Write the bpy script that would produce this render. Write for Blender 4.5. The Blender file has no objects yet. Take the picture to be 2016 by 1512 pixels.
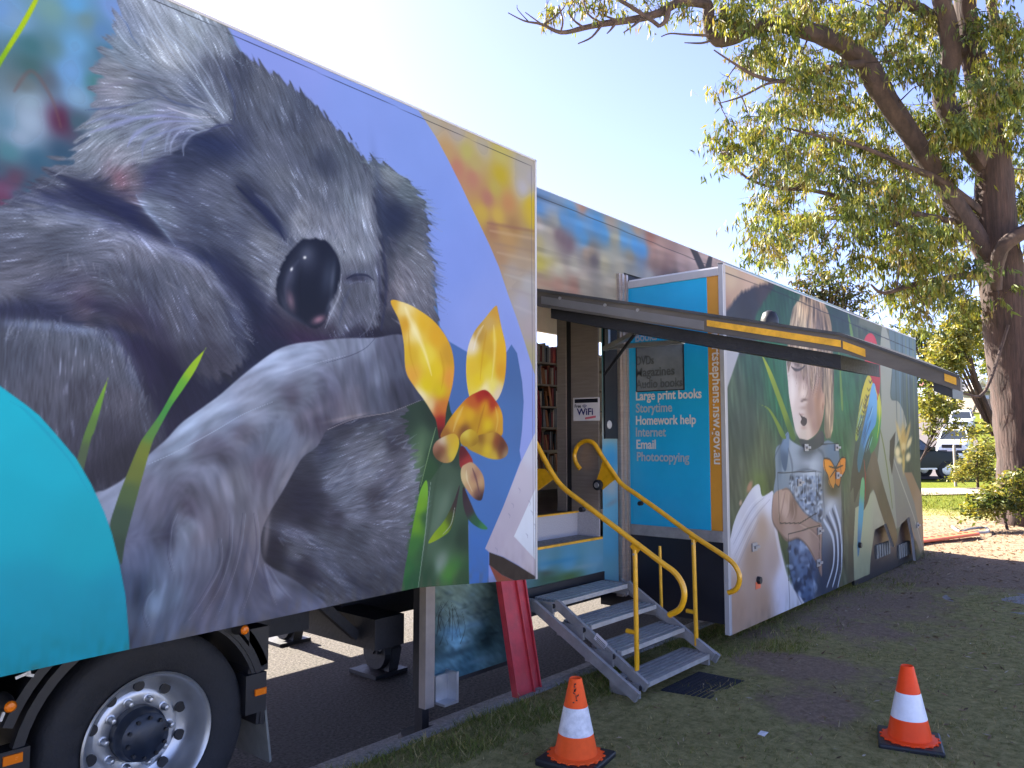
import bpy, bmesh, math, random
import numpy as np
from mathutils import Vector, Matrix
rnd = random.Random(7); npr = np.random.default_rng(7)
scn = bpy.context.scene; col = scn.collection
# ---------------------------------------------------------------- camera
FPX = 1514.0; PITCH = math.atan(110 / FPX); AZ = math.radians(40.58); EYE = 1.92
cd = bpy.data.cameras.new('camera'); cam = bpy.data.objects.new('camera', cd); col.objects.link(cam)
cd.sensor_fit = 'HORIZONTAL'; cd.sensor_width = 36.0; cd.lens = FPX / 2016 * 36.0
cd.clip_start = 0.05; cd.clip_end = 3000
cam.location = (0, 0, EYE); cam.rotation_euler = (math.pi / 2 + PITCH, 0, AZ - math.pi / 2)
scn.camera = cam
# ---------------------------------------------------------------- sky and sun
SUN_EL = math.radians(38); SUN_AZ = math.radians(1.5)        # the sun stands behind the trailer (+Y)
w = bpy.data.worlds.new('World'); scn.world = w; w.use_nodes = True
wn = w.node_tree.nodes; sky = wn.new('ShaderNodeTexSky'); sky.sky_type = 'NISHITA'; sky.sun_disc = False
sky.sun_elevation = SUN_EL; sky.sun_rotation = SUN_AZ; sky.air_density = 0.5; sky.dust_density = 0.4; sky.ozone_density = 6.0
tint = wn.new('ShaderNodeVectorMath'); tint.operation = 'MULTIPLY'; tint.inputs[1].default_value = (1.26, .90, .84)      # white balance of the day
w.node_tree.links.new(sky.outputs[0], tint.inputs[0]); w.node_tree.links.new(tint.outputs[0], wn['Background'].inputs[0]); wn['Background'].inputs[1].default_value = 0.085
sl = bpy.data.lights.new('sun', 'SUN'); sl.energy = 4.0; sl.angle = math.radians(0.5); sl.color = (1.0, 0.93, 0.82)
so = bpy.data.objects.new('sun', sl); col.objects.link(so); so.location = (0, 20, 30)
sdir = Vector((math.sin(SUN_AZ) * math.cos(SUN_EL), math.cos(SUN_AZ) * math.cos(SUN_EL), math.sin(SUN_EL)))
so.rotation_euler = sdir.to_track_quat('Z', 'Y').to_euler()
scn.view_settings.view_transform = 'Standard'; scn.view_settings.look = 'None'
scn.view_settings.exposure = 3.05; scn.view_settings.gamma = 1.0
# ---------------------------------------------------------------- geometry of the place: measured points of the photograph on known planes
_F = np.array([math.cos(AZ) * math.cos(PITCH), math.sin(AZ) * math.cos(PITCH), math.sin(PITCH)])
_R = np.array([math.sin(AZ), -math.cos(AZ), 0.0]); _U = np.cross(_R, _F); _C = np.array([0, 0, EYE])
def ray(x, y): return _F + _R * (x - 1008) / FPX - _U * (y - 756) / FPX
def onY(x, y, Y): d = ray(x, y); return _C + d * (Y / d[1])
def onX(x, y, X): d = ray(x, y); return _C + d * (X / d[0])
def onZ(x, y, Z): d = ray(x, y); return _C + d * ((Z - EYE) / d[2])
def atD(x, y, D): return _C + ray(x, y) * D
# ---------------------------------------------------------------- helpers
def tag(o, label=None, cat=None, group=None, kind=None):
    if label: o['label'] = label
    if cat: o['category'] = cat
    if group: o['group'] = group
    if kind: o['kind'] = kind
    return o
def thing(name, label, cat, loc=(0, 0, 0), group=None, kind=None):
    o = bpy.data.objects.new(name, None); col.objects.link(o); o.location = loc; o.empty_display_size = .1
    return tag(o, label, cat, group, kind)
class MB:
    def __init__(s): s.v = []; s.f = []
    def add(s, vs, fs):
        b = len(s.v); s.v += [tuple(map(float, v)) for v in vs]; s.f += [tuple(i + b for i in f) for f in fs]; return s
    def box(s, a, b, bev=0.0):
        x0, y0, z0 = (min(a[i], b[i]) for i in range(3)); x1, y1, z1 = (max(a[i], b[i]) for i in range(3))
        return s.hexa([(x0, y0, z0), (x1, y0, z0), (x1, y1, z0), (x0, y1, z0), (x0, y0, z1), (x1, y0, z1), (x1, y1, z1), (x0, y1, z1)])
    def hexa(s, v): return s.add(v, [(0, 3, 2, 1), (4, 5, 6, 7), (0, 1, 5, 4), (1, 2, 6, 5), (2, 3, 7, 6), (3, 0, 4, 7)])
    def beam(s, p, q, wd, ht, up=(0, 0, 1)):
        p = Vector(p); q = Vector(q); d = (q - p).normalized(); sd = d.cross(Vector(up))
        if sd.length < 1e-4: sd = d.cross(Vector((1, 0, 0)))
        sd.normalize(); u = sd.cross(d)
        c = []
        for e in (p, q):
            for a, b in ((-1, -1), (1, -1), (1, 1), (-1, 1)): c.append(e + sd * a * wd / 2 + u * b * ht / 2)
        return s.add(c, [(0, 1, 2, 3), (7, 6, 5, 4), (0, 4, 5, 1), (1, 5, 6, 2), (2, 6, 7, 3), (3, 7, 4, 0)])
    def tube(s, path, rad, n=10, cap=True, jit=0.0):
        path = [Vector(p) for p in path]; m = len(path)
        if not hasattr(rad, '__len__'): rad = [rad] * m
        b = len(s.v); prev = None
        for i, p in enumerate(path):
            t = (path[min(i + 1, m - 1)] - path[max(i - 1, 0)]).normalized()
            if prev is None:
                sd = t.cross(Vector((0, 0, 1)))
                if sd.length < 1e-3: sd = t.cross(Vector((1, 0, 0)))
            else: sd = prev - t * prev.dot(t)
            sd.normalize(); prev = sd; u = t.cross(sd)
            for k in range(n):
                a = 2 * math.pi * k / n; r = rad[i] * (1 + jit * (rnd.random() - .5))
                s.v.append(tuple(p + (sd * math.cos(a) + u * math.sin(a)) * r))
        for i in range(m - 1):
            for k in range(n):
                k2 = (k + 1) % n; s.f.append((b + i * n + k, b + i * n + k2, b + (i + 1) * n + k2, b + (i + 1) * n + k))
        if cap:
            s.f.append(tuple(b + k for k in range(n))[::-1]); s.f.append(tuple(b + (m - 1) * n + k for k in range(n)))
        return s
    def lathe(s, prof, o=(0, 0, 0), axis='Z', n=32, closed=False):
        b = len(s.v); m = len(prof)
        for r, h in prof:
            for k in range(n):
                a = 2 * math.pi * k / n; c, d = r * math.cos(a), r * math.sin(a)
                if axis == 'Z': p = (o[0] + c, o[1] + d, o[2] + h)
                elif axis == 'Y': p = (o[0] + c, o[1] + h, o[2] + d)
                else: p = (o[0] + h, o[1] + c, o[2] + d)
                s.v.append(p)
        for i in range(m if closed else m - 1):
            j = (i + 1) % m
            for k in range(n):
                k2 = (k + 1) % n; s.f.append((b + i * n + k, b + i * n + k2, b + j * n + k2, b + j * n + k))
        return s
    def prism(s, pts, ext):                                   # pts: planar loop of 3D points, ext: extrusion vector
        n = len(pts); e = Vector(ext)
        vs = [Vector(p) for p in pts] + [Vector(p) + e for p in pts]
        return s.add(vs, [tuple(range(n)), tuple(range(2 * n - 1, n - 1, -1))] + [(i, (i + 1) % n, n + (i + 1) % n, n + i) for i in range(n)])
    def build(s, name, mat, parent=None, smooth=False, bev=0.0, seg=2):
        me = bpy.data.meshes.new(name); me.from_pydata(s.v, [], s.f); me.update()
        bm = bmesh.new(); bm.from_mesh(me); bmesh.ops.recalc_face_normals(bm, faces=bm.faces); bm.to_mesh(me); bm.free()
        if smooth:
            me.polygons.foreach_set('use_smooth', [True] * len(me.polygons))
        me.materials.append(mat)
        o = bpy.data.objects.new(name, me); col.objects.link(o)
        if bev:
            m = o.modifiers.new('bevel', 'BEVEL'); m.width = bev; m.segments = seg; m.limit_method = 'ANGLE'
        if smooth:
            try: me.set_sharp_from_angle(angle=math.radians(40))
            except Exception: pass
        if parent: attach(o, parent)
        return o
def attach(o, parent):
    o.parent = parent
    r = parent
    M = Matrix.Identity(4)
    if parent.type == 'EMPTY': M = Matrix.Translation(-Vector(parent.location))
    o.matrix_parent_inverse = M if parent.type == 'EMPTY' else Matrix.Identity(4)
    return o
def fast_mesh(name, V, Fq, mat, parent=None, cols=None, smooth=False):   # numpy vertices (n,3), faces (m,k)
    me = bpy.data.meshes.new(name); n = len(V); m, k = Fq.shape
    me.vertices.add(n); me.vertices.foreach_set('co', np.ascontiguousarray(V, np.float32).ravel())
    me.loops.add(m * k); me.loops.foreach_set('vertex_index', np.ascontiguousarray(Fq, np.int32).ravel())
    me.polygons.add(m); me.polygons.foreach_set('loop_start', np.arange(0, m * k, k, dtype=np.int32))
    if smooth: me.polygons.foreach_set('use_smooth', np.ones(m, bool))
    me.update(calc_edges=True); me.validate()
    if cols is not None:
        ca = me.color_attributes.new('Col', 'FLOAT_COLOR', 'POINT')
        c4 = np.ones((n, 4), np.float32); c4[:, :3] = cols; ca.data.foreach_set('color', c4.ravel())
    me.materials.append(mat); o = bpy.data.objects.new(name, me); col.objects.link(o)
    if parent: attach(o, parent)
    return o
def lin(c):
    c = np.asarray(c, float) / 255.0
    return np.where(c <= .04045, c / 12.92, ((c + .055) / 1.055) ** 2.4)
# ---------------------------------------------------------------- materials
def mat(name, c, rough=.6, metal=0.0, var=.12, sc=6.0, bump=0.0, bsc=40.0, spec=.5, c2=None, det=5.0, str_=(1, 1, 1), coat=0.0):
    m = bpy.data.materials.new(name); m.use_nodes = True; nt = m.node_tree; N = nt.nodes; L = nt.links; b = N['Principled BSDF']
    b.inputs['Roughness'].default_value = rough; b.inputs['Metallic'].default_value = metal
    b.inputs['Specular IOR Level'].default_value = spec; b.inputs['Coat Weight'].default_value = coat
    tc = N.new('ShaderNodeTexCoord'); mp = N.new('ShaderNodeMapping'); mp.inputs['Scale'].default_value = str_
    L.new(tc.outputs['Object'], mp.inputs[0])
    n = N.new('ShaderNodeTexNoise'); n.inputs['Scale'].default_value = sc; n.inputs['Detail'].default_value = det; n.inputs['Roughness'].default_value = .65
    L.new(mp.outputs[0], n.inputs['Vector'])
    r = N.new('ShaderNodeValToRGB'); r.color_ramp.elements[0].position = .3; r.color_ramp.elements[1].position = .7
    c = tuple(c); d = tuple(c2) if c2 else tuple(min(1, x * (1 + var)) for x in c)
    a = c if c2 else tuple(x * (1 - var) for x in c)
    r.color_ramp.elements[0].color = (*a, 1); r.color_ramp.elements[1].color = (*d, 1)
    L.new(n.outputs[0], r.inputs[0]); L.new(r.outputs[0], b.inputs['Base Color'])
    rr = N.new('ShaderNodeMapRange'); rr.inputs['To Min'].default_value = max(.02, rough - .1); rr.inputs['To Max'].default_value = min(1, rough + .12)
    L.new(n.outputs[0], rr.inputs[0]); L.new(rr.outputs[0], b.inputs['Roughness'])
    if bump:
        n2 = N.new('ShaderNodeTexNoise'); n2.inputs['Scale'].default_value = bsc; n2.inputs['Detail'].default_value = 4
        L.new(mp.outputs[0], n2.inputs['Vector'])
        bp = N.new('ShaderNodeBump'); bp.inputs['Strength'].default_value = bump; bp.inputs['Distance'].default_value = .02
        L.new(n2.outputs[0], bp.inputs['Height']); L.new(bp.outputs[0], b.inputs['Normal'])
    return m
def paint_mat(name, rough=.42, spec=.14):
    m = bpy.data.materials.new(name); m.use_nodes = True; nt = m.node_tree; N = nt.nodes; L = nt.links; b = N['Principled BSDF']
    a = N.new('ShaderNodeAttribute'); a.attribute_name = 'Col'
    tc = N.new('ShaderNodeTexCoord'); n = N.new('ShaderNodeTexNoise'); n.inputs['Scale'].default_value = 2.5; n.inputs['Detail'].default_value = 8
    L.new(tc.outputs['Object'], n.inputs['Vector'])
    r = N.new('ShaderNodeMapRange'); r.inputs['From Min'].default_value = .3; r.inputs['From Max'].default_value = .7
    r.inputs['To Min'].default_value = .95; r.inputs['To Max'].default_value = 1.04; L.new(n.outputs[0], r.inputs[0])
    mx = N.new('ShaderNodeVectorMath'); mx.operation = 'SCALE'; L.new(a.outputs['Color'], mx.inputs[0]); L.new(r.outputs[0], mx.inputs['Scale'])
    L.new(mx.outputs[0], b.inputs['Base Color'])
    r2 = N.new('ShaderNodeMapRange'); r2.inputs['To Min'].default_value = rough - .08; r2.inputs['To Max'].default_value = rough + .12
    L.new(n.outputs[0], r2.inputs[0]); L.new(r2.outputs[0], b.inputs['Roughness']); b.inputs['Specular IOR Level'].default_value = spec
    return m
def leaf_mat(name, tr=.35, sp=.3):
    m = bpy.data.materials.new(name); m.use_nodes = True; nt = m.node_tree; N = nt.nodes; L = nt.links; b = N['Principled BSDF']
    a = N.new('ShaderNodeAttribute'); a.attribute_name = 'Col'; L.new(a.outputs['Color'], b.inputs['Base Color'])
    b.inputs['Roughness'].default_value = .5; b.inputs['Specular IOR Level'].default_value = sp
    t = N.new('ShaderNodeBsdfTranslucent'); mx = N.new('ShaderNodeMixShader'); mx.inputs[0].default_value = tr
    sc = N.new('ShaderNodeVectorMath'); sc.operation = 'MULTIPLY'; sc.inputs[1].default_value = (1.5, 1.35, .5)
    L.new(a.outputs['Color'], sc.inputs[0]); L.new(sc.outputs[0], t.inputs['Color'])
    L.new(b.outputs[0], mx.inputs[1]); L.new(t.outputs[0], mx.inputs[2]); L.new(mx.outputs[0], N['Material Output'].inputs[0])
    return m
M = {}
M['mural'] = paint_mat('mural_paint'); M['leaf'] = leaf_mat('gum_leaves'); M['blade'] = leaf_mat('grass_blades', .2, .03)
M['white'] = mat('white_panel', (.62, .62, .64), .45, var=.05)
M['trim'] = mat('pale_trim', (.40, .39, .39), .4, var=.08)
M['silver'] = mat('dull_silver_strip', (.17, .165, .16), .5, .3, var=.1)
M['tan'] = mat('weathered_post', (.26, .22, .19), .6, var=.15)
M['dark'] = mat('dark_chassis', (.014, .014, .017), .6, var=.4, sc=9, bump=.2)
M['black'] = mat('black_plastic', (.012, .012, .015), .45, var=.3)
M['navy'] = mat('navy_panel', (.008, .009, .016), .38, var=.3, sc=2)
M['rubber'] = mat('tyre_rubber', (.012, .012, .015), .75, var=.35, sc=14, bump=.25, bsc=60)
M['steel'] = mat('brushed_steel', (.42, .36, .32), .42, .7, var=.12, sc=5, str_=(1, 1, 12))
M['alu'] = mat('alloy_rim', (.50, .51, .53), .40, .85, var=.10, sc=8)
M['tread'] = mat('aluminium_tread', (.44, .43, .42), .42, .5, var=.18, sc=18)
M['grey'] = mat('grey_steel', (.29, .28, .275), .5, .3, var=.2, sc=10)
M['yellow'] = mat('yellow_enamel', (.74, .37, .010), .3, var=.16, sc=14, coat=.3)
M['tape'] = mat('yellow_tape', (.70, .36, .02), .5, var=.25, sc=14)
M['blue'] = mat('blue_panel', (.015, .36, .62), .22, var=.06, sc=2)
M['orange'] = mat('orange_strip', (.55, .25, .03), .35, var=.08, sc=3)
M['letter'] = mat('pale_lettering', (.62, .60, .56), .4, var=.05)
M['letter2'] = mat('faded_lettering', (.34, .42, .46), .4, var=.05)
M['flap'] = mat('weathered_flap', (.105, .092, .078), .6, .15, var=.28, sc=7, str_=(1, .35, 1))
M['flaptop'] = mat('dark_flap_top', (.05, .05, .05), .6, var=.3)
M['cone'] = mat('orange_cone_plastic', (.95, .075, .012), .4, var=.06, sc=9, spec=.2)
M['cone2'] = mat('scuffed_orange_plastic', (.95, .11, .02), .55, var=.10, sc=16, spec=.15)
M['reflect'] = mat('reflective_band', (.80, .82, .88), .35, var=.06, sc=30)
M['scuffed'] = mat('scuffed_white_band', (.82, .82, .85), .5, c2=(.52, .52, .54), sc=24)
M['red'] = mat('red_ramp_paint', (.40, .026, .036), .5, var=.22, sc=12, bump=.1)
M['concrete'] = mat('kerb_concrete', (.12, .115, .11), .9, c2=(.36, .34, .32), sc=42, bump=.6, bsc=90)
M['bounce_slab'] = mat('bounce_slab_pale', (.80, .73, .63), .9, var=.08, sc=3)  # very pale colour of the added slab that bounces sunlight
M['path'] = mat('path_concrete', (.26, .21, .17), .9, var=.12, sc=6)
M['asphalt'] = mat('asphalt', (.025, .023, .022), .92, spec=.1, c2=(.19, .17, .15), sc=45, bump=.8, bsc=110, det=10)
M['street'] = mat('street_asphalt', (.085, .07, .068), .9, var=.15, sc=4)
M['bark'] = mat('gum_bark', (.016, .010, .008), .95, c2=(.078, .046, .037), sc=16, bump=1.0, bsc=22, str_=(1, 1, .07))
M['bark2'] = mat('smooth_limb_bark', (.024, .016, .013), .9, c2=(.088, .056, .045), sc=5, bump=.6, bsc=22, str_=(1, 1, .5))
M['wood'] = mat('shelf_board', (.36, .30, .22), .6, var=.1)
M['mat'] = mat('rubber_mat', (.008, .010, .019), .7, var=.25, sc=30)
M['speckle'] = mat('speckled_vinyl', (.30, .29, .31), .6, c2=(.46, .45, .47), sc=140)
M['amber'] = mat('amber_lens', (.75, .17, .005), .25, var=.06)
M['glass'] = mat('dark_window_glass', (.03, .035, .04), .05, var=.1, spec=.8, coat=1.0)
M['endglass'] = mat('grey_end_window', (.13, .145, .155), .08, c2=(.22, .24, .25), sc=3, spec=.8, coat=1.0)  # grey tones stand in for sky reflected in the pane
M['ghost'] = mat('ghosted_lettering', (.075, .085, .09), .3)
M['carwhite'] = mat('white_car_paint', (.72, .74, .78), .25, var=.03, coat=.6)
M['carblack'] = mat('dark_green_car_paint', (.008, .013, .009), .35, var=.1, spec=.25)
M['brick'] = mat('pale_house_wall', (.42, .38, .32), .85, var=.08)
M['roofred'] = mat('red_roof', (.36, .13, .12), .7, var=.12)
M['roofgrey'] = mat('grey_roof_tiles', (.10, .10, .11), .8, var=.2)
M['cream'] = mat('cream_bargeboard', (.72, .66, .52), .6, var=.05)
M['fence'] = mat('timber_fence', (.20, .16, .13), .85, var=.25, sc=8)
M['post'] = mat('timber_post', (.30, .26, .21), .85, var=.25, sc=12)
M['mud'] = mat('grey_mudflap', (.17, .17, .15), .7, var=.25, sc=8)
M['hubblue'] = mat('dark_hub', (.012, .018, .032), .4, var=.3, sc=14)
M['redcloth'] = mat('red_knit', (.28, .018, .022), .95, var=.3, sc=60, bump=.8, bsc=70)
M['orangeplastic'] = mat('orange_plastic', (.66, .13, .05), .5, var=.08)
M['paper'] = mat('white_paper', (.75, .75, .75), .7, var=.04)
M['sign'] = mat('sign_white', (.66, .63, .64), .4, var=.03)
M['navyink'] = mat('navy_ink', (.012, .014, .13), .4, var=.05)
M['redink'] = mat('red_ink', (.55, .05, .09), .4, var=.05)
M['twig'] = mat('dry_twigs', (.22, .17, .12), .9, var=.3)
def ground_mat():
    m = bpy.data.materials.new('worn_lawn'); m.use_nodes = True; nt = m.node_tree; N = nt.nodes; L = nt.links; b = N['Principled BSDF']
    b.inputs['Roughness'].default_value = .95; b.inputs['Specular IOR Level'].default_value = .02
    tc = N.new('ShaderNodeTexCoord')
    def noise(sc, det=6, ro=.6):
        n = N.new('ShaderNodeTexNoise'); n.inputs['Scale'].default_value = sc; n.inputs['Detail'].default_value = det; n.inputs['Roughness'].default_value = ro
        L.new(tc.outputs['Object'], n.inputs['Vector']); return n
    def ramp(n, p0, c0, p1, c1):
        r = N.new('ShaderNodeValToRGB'); e = r.color_ramp.elements; e[0].position = p0; e[0].color = (*c0, 1); e[1].position = p1; e[1].color = (*c1, 1)
        L.new(n.outputs[0], r.inputs[0]); return r
    g = ramp(noise(16, 10, .8), .32, (.13, .13, .042), .72, (.50, .43, .20))
    d = ramp(noise(30, 8, .75), .30, (.17, .122, .085), .75, (.40, .295, .205))
    at = N.new('ShaderNodeAttribute'); at.attribute_name = 'Col'
    n3 = noise(3.5, 6, .7); ad = N.new('ShaderNodeMath'); ad.operation = 'ADD'; sp = N.new('ShaderNodeSeparateColor'); L.new(at.outputs['Color'], sp.inputs[0])
    L.new(sp.outputs[0], ad.inputs[0]); L.new(n3.outputs[0], ad.inputs[1])
    mr = N.new('ShaderNodeMapRange'); mr.inputs['From Min'].default_value = .66; mr.inputs['From Max'].default_value = .92; L.new(ad.outputs[0], mr.inputs[0])
    mx = N.new('ShaderNodeMix'); mx.data_type = 'RGBA'; L.new(mr.outputs[0], mx.inputs[0]); L.new(g.outputs[0], mx.inputs[6]); L.new(d.outputs[0], mx.inputs[7])
    # lush verge beyond the trailer
    lg = ramp(noise(9, 6, .7), .3, (.06, .085, .014), .7, (.17, .18, .03)); mx2 = N.new('ShaderNodeMix'); mx2.data_type = 'RGBA'
    L.new(sp.outputs[1], mx2.inputs[0]); L.new(mx.outputs[2], mx2.inputs[6]); L.new(lg.outputs[0], mx2.inputs[7])
    L.new(mx2.outputs[2], b.inputs['Base Color'])
    bp = N.new('ShaderNodeBump'); bp.inputs['Strength'].default_value = .8; bp.inputs['Distance'].default_value = .03
    L.new(noise(55, 6, .8).outputs[0], bp.inputs['Height']); L.new(bp.outputs[0], b.inputs['Normal'])
    return m
M['ground'] = ground_mat()
# ---------------------------------------------------------------- mural painting: brushwork evaluated on the vertices of the painted panels
def spline(pts, n=6, closed=True):
    P = np.asarray(pts, float); m = len(P); out = []
    for i in range(m if closed else m - 1):
        g = (lambda k: P[k % m]) if closed else (lambda k: P[min(max(k, 0), m - 1)])
        p0, p1, p2, p3 = g(i - 1), g(i), g(i + 1), g(i + 2)
        for t in np.arange(n) / n:
            out.append(.5 * (2 * p1 + (p2 - p0) * t + (2 * p0 - 5 * p1 + 4 * p2 - p3) * t * t + (3 * p1 - p0 - 3 * p2 + p3) * t ** 3))
    if not closed: out.append(P[-1])
    return np.array(out)
class Mural:
    def __init__(s, U, V, to2d, gain):
        s.U = U.astype(np.float32); s.V = V.astype(np.float32); s.P = to2d; s.gain = gain
        s.c = np.zeros(U.shape + (3,), np.float32); s.du = float(np.median(np.diff(U[0]))); s.dv = float(np.median(np.diff(V[:, U.shape[1] // 2])))
        s.pw = 1.5
    def conv(s, pts): return np.array([s.P(x, y) for x, y in pts])
    def win(s, Q, pad):
        a = Q.min(0) - pad; b = Q.max(0) + pad
        iu = np.where((s.U[0] >= a[0]) & (s.U[0] <= b[0]))[0]; vm = s.V[:, [0, -1]]
        iv = np.where((s.V.max(1) >= a[1]) & (s.V.min(1) <= b[1]))[0]
        if len(iu) == 0 or len(iv) == 0: return None
        return slice(iv[0], iv[-1] + 1), slice(iu[0], iu[-1] + 1)
    def sdf(s, Q, w):
        X = s.U[w]; Y = s.V[w]; d2 = np.full(X.shape, 1e9, np.float32); ins = np.zeros(X.shape, bool)
        for (ax, ay), (bx, by) in zip(Q, np.roll(Q, -1, 0)):
            ex, ey = bx - ax, by - ay; L = ex * ex + ey * ey
            if L < 1e-12: continue
            t = np.clip(((X - ax) * ex + (Y - ay) * ey) / L, 0, 1)
            d2 = np.minimum(d2, (X - ax - t * ex) ** 2 + (Y - ay - t * ey) ** 2)
            c = ((Y < ay) != (Y < by))
            if abs(ey) > 1e-12: ins ^= c & (X < (Y - ay) / ey * ex + ax)
        d = np.sqrt(d2); return np.where(ins, -d, d)
    def color(s, c, w):
        if isinstance(c, tuple): return np.array(c, np.float32)
        X = s.U[w]; Y = s.V[w]; num = np.zeros(X.shape + (3,), np.float32); den = np.zeros(X.shape, np.float32)
        for x, y, rgb in c:
            u, v = s.P(x, y); g = 1.0 / ((X - u) ** 2 + (Y - v) ** 2 + (4e-4 if s.pw < 2 else 1.6e-3)) ** s.pw * 1e-5
            num += g[..., None] * np.array(rgb, np.float32); den += g
        return num / den[..., None]
    def mix(s, w, a, c): s.c[w] = s.c[w] * (1 - a[..., None]) + c * a[..., None]
    def poly(s, pts, c, soft=.006, smooth=True, fuzz=0.0, alpha=1.0, fsrc=None, shade=None):
        Q = s.conv(pts)
        if smooth: Q = spline(Q, 5)
        w = s.win(Q, soft * 2 + fuzz * 3)
        if w is None: return
        d = s.sdf(Q, w)
        if fuzz: d = d + fuzz * (fsrc if fsrc is not None else s.F)[w]
        a = np.clip(.5 - d / soft, 0, 1) * alpha
        cc = s.color(c, w)
        if shade: # dark or light rim inside the outline: (width, colour, alpha)
            k = np.clip(1 + d / shade[0], 0, 1)[..., None] * shade[2]; cc = cc * (1 - k) + np.array(shade[1], np.float32) * k
        s.mix(w, a, cc); return w, a
    def blob(s, x, y, rx, ry, c, a=.8, ang=0, hard=1.0):
        ca, sa = math.cos(math.radians(ang)), math.sin(math.radians(ang)); o = np.array(s.P(x, y))
        A = np.array(s.P(x + rx * ca, y + rx * sa)) - o; B = np.array(s.P(x - ry * sa, y + ry * ca)) - o
        Mi = np.linalg.inv(np.array([A, B]).T); r = np.array([np.hypot(A[0], B[0]), np.hypot(A[1], B[1])]) * 1.9
        w = s.win(np.array([o - r, o + r]), 0)
        if w is None: return
        X = s.U[w] - o[0]; Y = s.V[w] - o[1]
        p = Mi[0, 0] * X + Mi[0, 1] * Y; q = Mi[1, 0] * X + Mi[1, 1] * Y
        s.mix(w, np.exp(-((p * p + q * q) ** hard) * 1.2) * a, np.array(c, np.float32))
    def stroke(s, pts, wd, c, a=1.0, soft=.5, taper=(0.15, 0.0), c2=None):   # wd in photo pixels at the first point
        Q0 = s.conv(pts); Q = spline(Q0, 6, False); x, y = pts[0]
        k = (np.linalg.norm(np.array(s.P(x + 4, y)) - Q0[0]) + np.linalg.norm(np.array(s.P(x, y + 4)) - Q0[0])) / 8
        W = wd * k; w = s.win(Q, W * 1.5)
        if w is None: return
        X = s.U[w]; Y = s.V[w]; best = np.full(X.shape, 1e9, np.float32); tt = np.zeros(X.shape, np.float32); n = len(Q) - 1
        for i in range(n):
            (ax, ay), (bx, by) = Q[i], Q[i + 1]; ex, ey = bx - ax, by - ay; L = ex * ex + ey * ey + 1e-12
            t = np.clip(((X - ax) * ex + (Y - ay) * ey) / L, 0, 1); d = (X - ax - t * ex) ** 2 + (Y - ay - t * ey) ** 2
            m = d < best; best[m] = d[m]; tt[m] = (i + t[m]) / n
        ww = W * np.interp(tt, [0, .35, 1], [taper[0], 1, taper[1]]).astype(np.float32) * .5 + 1e-5
        al = np.clip((1 - np.sqrt(best) / ww) / max(soft, .02), 0, 1) * a
        cc = np.array(c, np.float32)
        if c2 is not None: cc = cc + (np.array(c2, np.float32) - cc) * tt[..., None]
        s.mix(w, al, cc)
    def field(s, dirs):
        X, Y = s.U, s.V; num = np.zeros(X.shape + (2,), np.float32)
        for x, y, dx, dy in dirs:
            o = np.array(s.P(x, y)); e = np.array(s.P(x + 6 * dx, y + 6 * dy)) - o; e = e / np.linalg.norm(e)
            num += (1.0 / ((X - o[0]) ** 2 + (Y - o[1]) ** 2 + 2e-3) ** 1.5)[..., None] * e.astype(np.float32)
        num[..., 0] /= s.du; num[..., 1] /= s.dv
        return num / (np.linalg.norm(num, axis=-1, keepdims=True) + 1e-9)
    def lic(s, D, L, cell, seed):
        r = np.random.default_rng(seed); nv, nu = s.U.shape; a = r.standard_normal((nv // cell + 2, nu // cell + 2)).astype(np.float32)
        if cell > 1: a = np.kron(a, np.ones((cell, cell), np.float32))
        a = a[:nv, :nu]; J, I = np.mgrid[0:nv, 0:nu].astype(np.float32); acc = np.zeros_like(a)
        for k in range(-L, L + 1):
            wgt = 1 - abs(k) / (L + 1)
            acc += wgt * a[np.clip(np.rint(J + k * D[..., 1]), 0, nv - 1).astype(int), np.clip(np.rint(I + k * D[..., 0]), 0, nu - 1).astype(int)]
        if cell > 1: # soften the cells
            for ax in (0, 1):
                for _ in range(2): acc = (np.roll(acc, 1, ax) + acc * 2 + np.roll(acc, -1, ax)) / 4
        return acc / acc.std()
    def final(s):
        c = lin(np.clip(s.c, 0, 255)); return np.clip(c * s.gain - .004, 0.002, .88).reshape(-1, 3)
def panel_grid(u, zb, zt, nv):
    t = np.linspace(0, 1, nv)[:, None]; b = zb(u)[None, :]; tp = zt(u)[None, :]
    return np.repeat(u[None, :], nv, 0), b + (tp - b) * t
def panel_mesh(name, U, V, Y, cols, parent):
    nv, nu = U.shape; P = np.stack([U.ravel(), np.full(U.size, Y), V.ravel()], 1)
    a = (np.arange(nv - 1)[:, None] * nu + np.arange(nu - 1)[None, :]).ravel()
    return fast_mesh(name, P, np.stack([a, a + 1, a + nu + 1, a + nu], 1), M['mural'], parent, cols)
def S(txt):   # "x y r g b; ..." -> colour notes
    out = []
    for q in txt.replace('\n', ' ').split(';'):
        v = q.split()
        if len(v) == 5: out.append((float(v[0]), float(v[1]), (float(v[2]), float(v[3]), float(v[4]))))
    return out
def PT(txt): v = [float(x) for x in txt.replace(',', ' ').split()]; return list(zip(v[::2], v[1::2]))
def D4(txt): return [tuple(float(x) for x in q.split()) for q in txt.split(';') if q.strip()]
def grime(m, zb, hgt):         # road dust splashed and run down along the lower edge
    Dv = np.zeros(m.U.shape + (2,), np.float32); Dv[..., 1] = 1.0
    n = m.lic(Dv, 18, 2, 91); n2 = m.lic(Dv, 5, 7, 92); h = (m.V - zb[None, :]) / hgt
    a = np.clip(np.exp(-h * 1.6) * (.15 + .03 * n + .09 * n2), 0, .4)
    m.c = m.c * (1 - a[..., None]) + np.array((112, 100, 88), np.float32) * a[..., None]
GAIN = np.array([.70, .71, .64])
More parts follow.
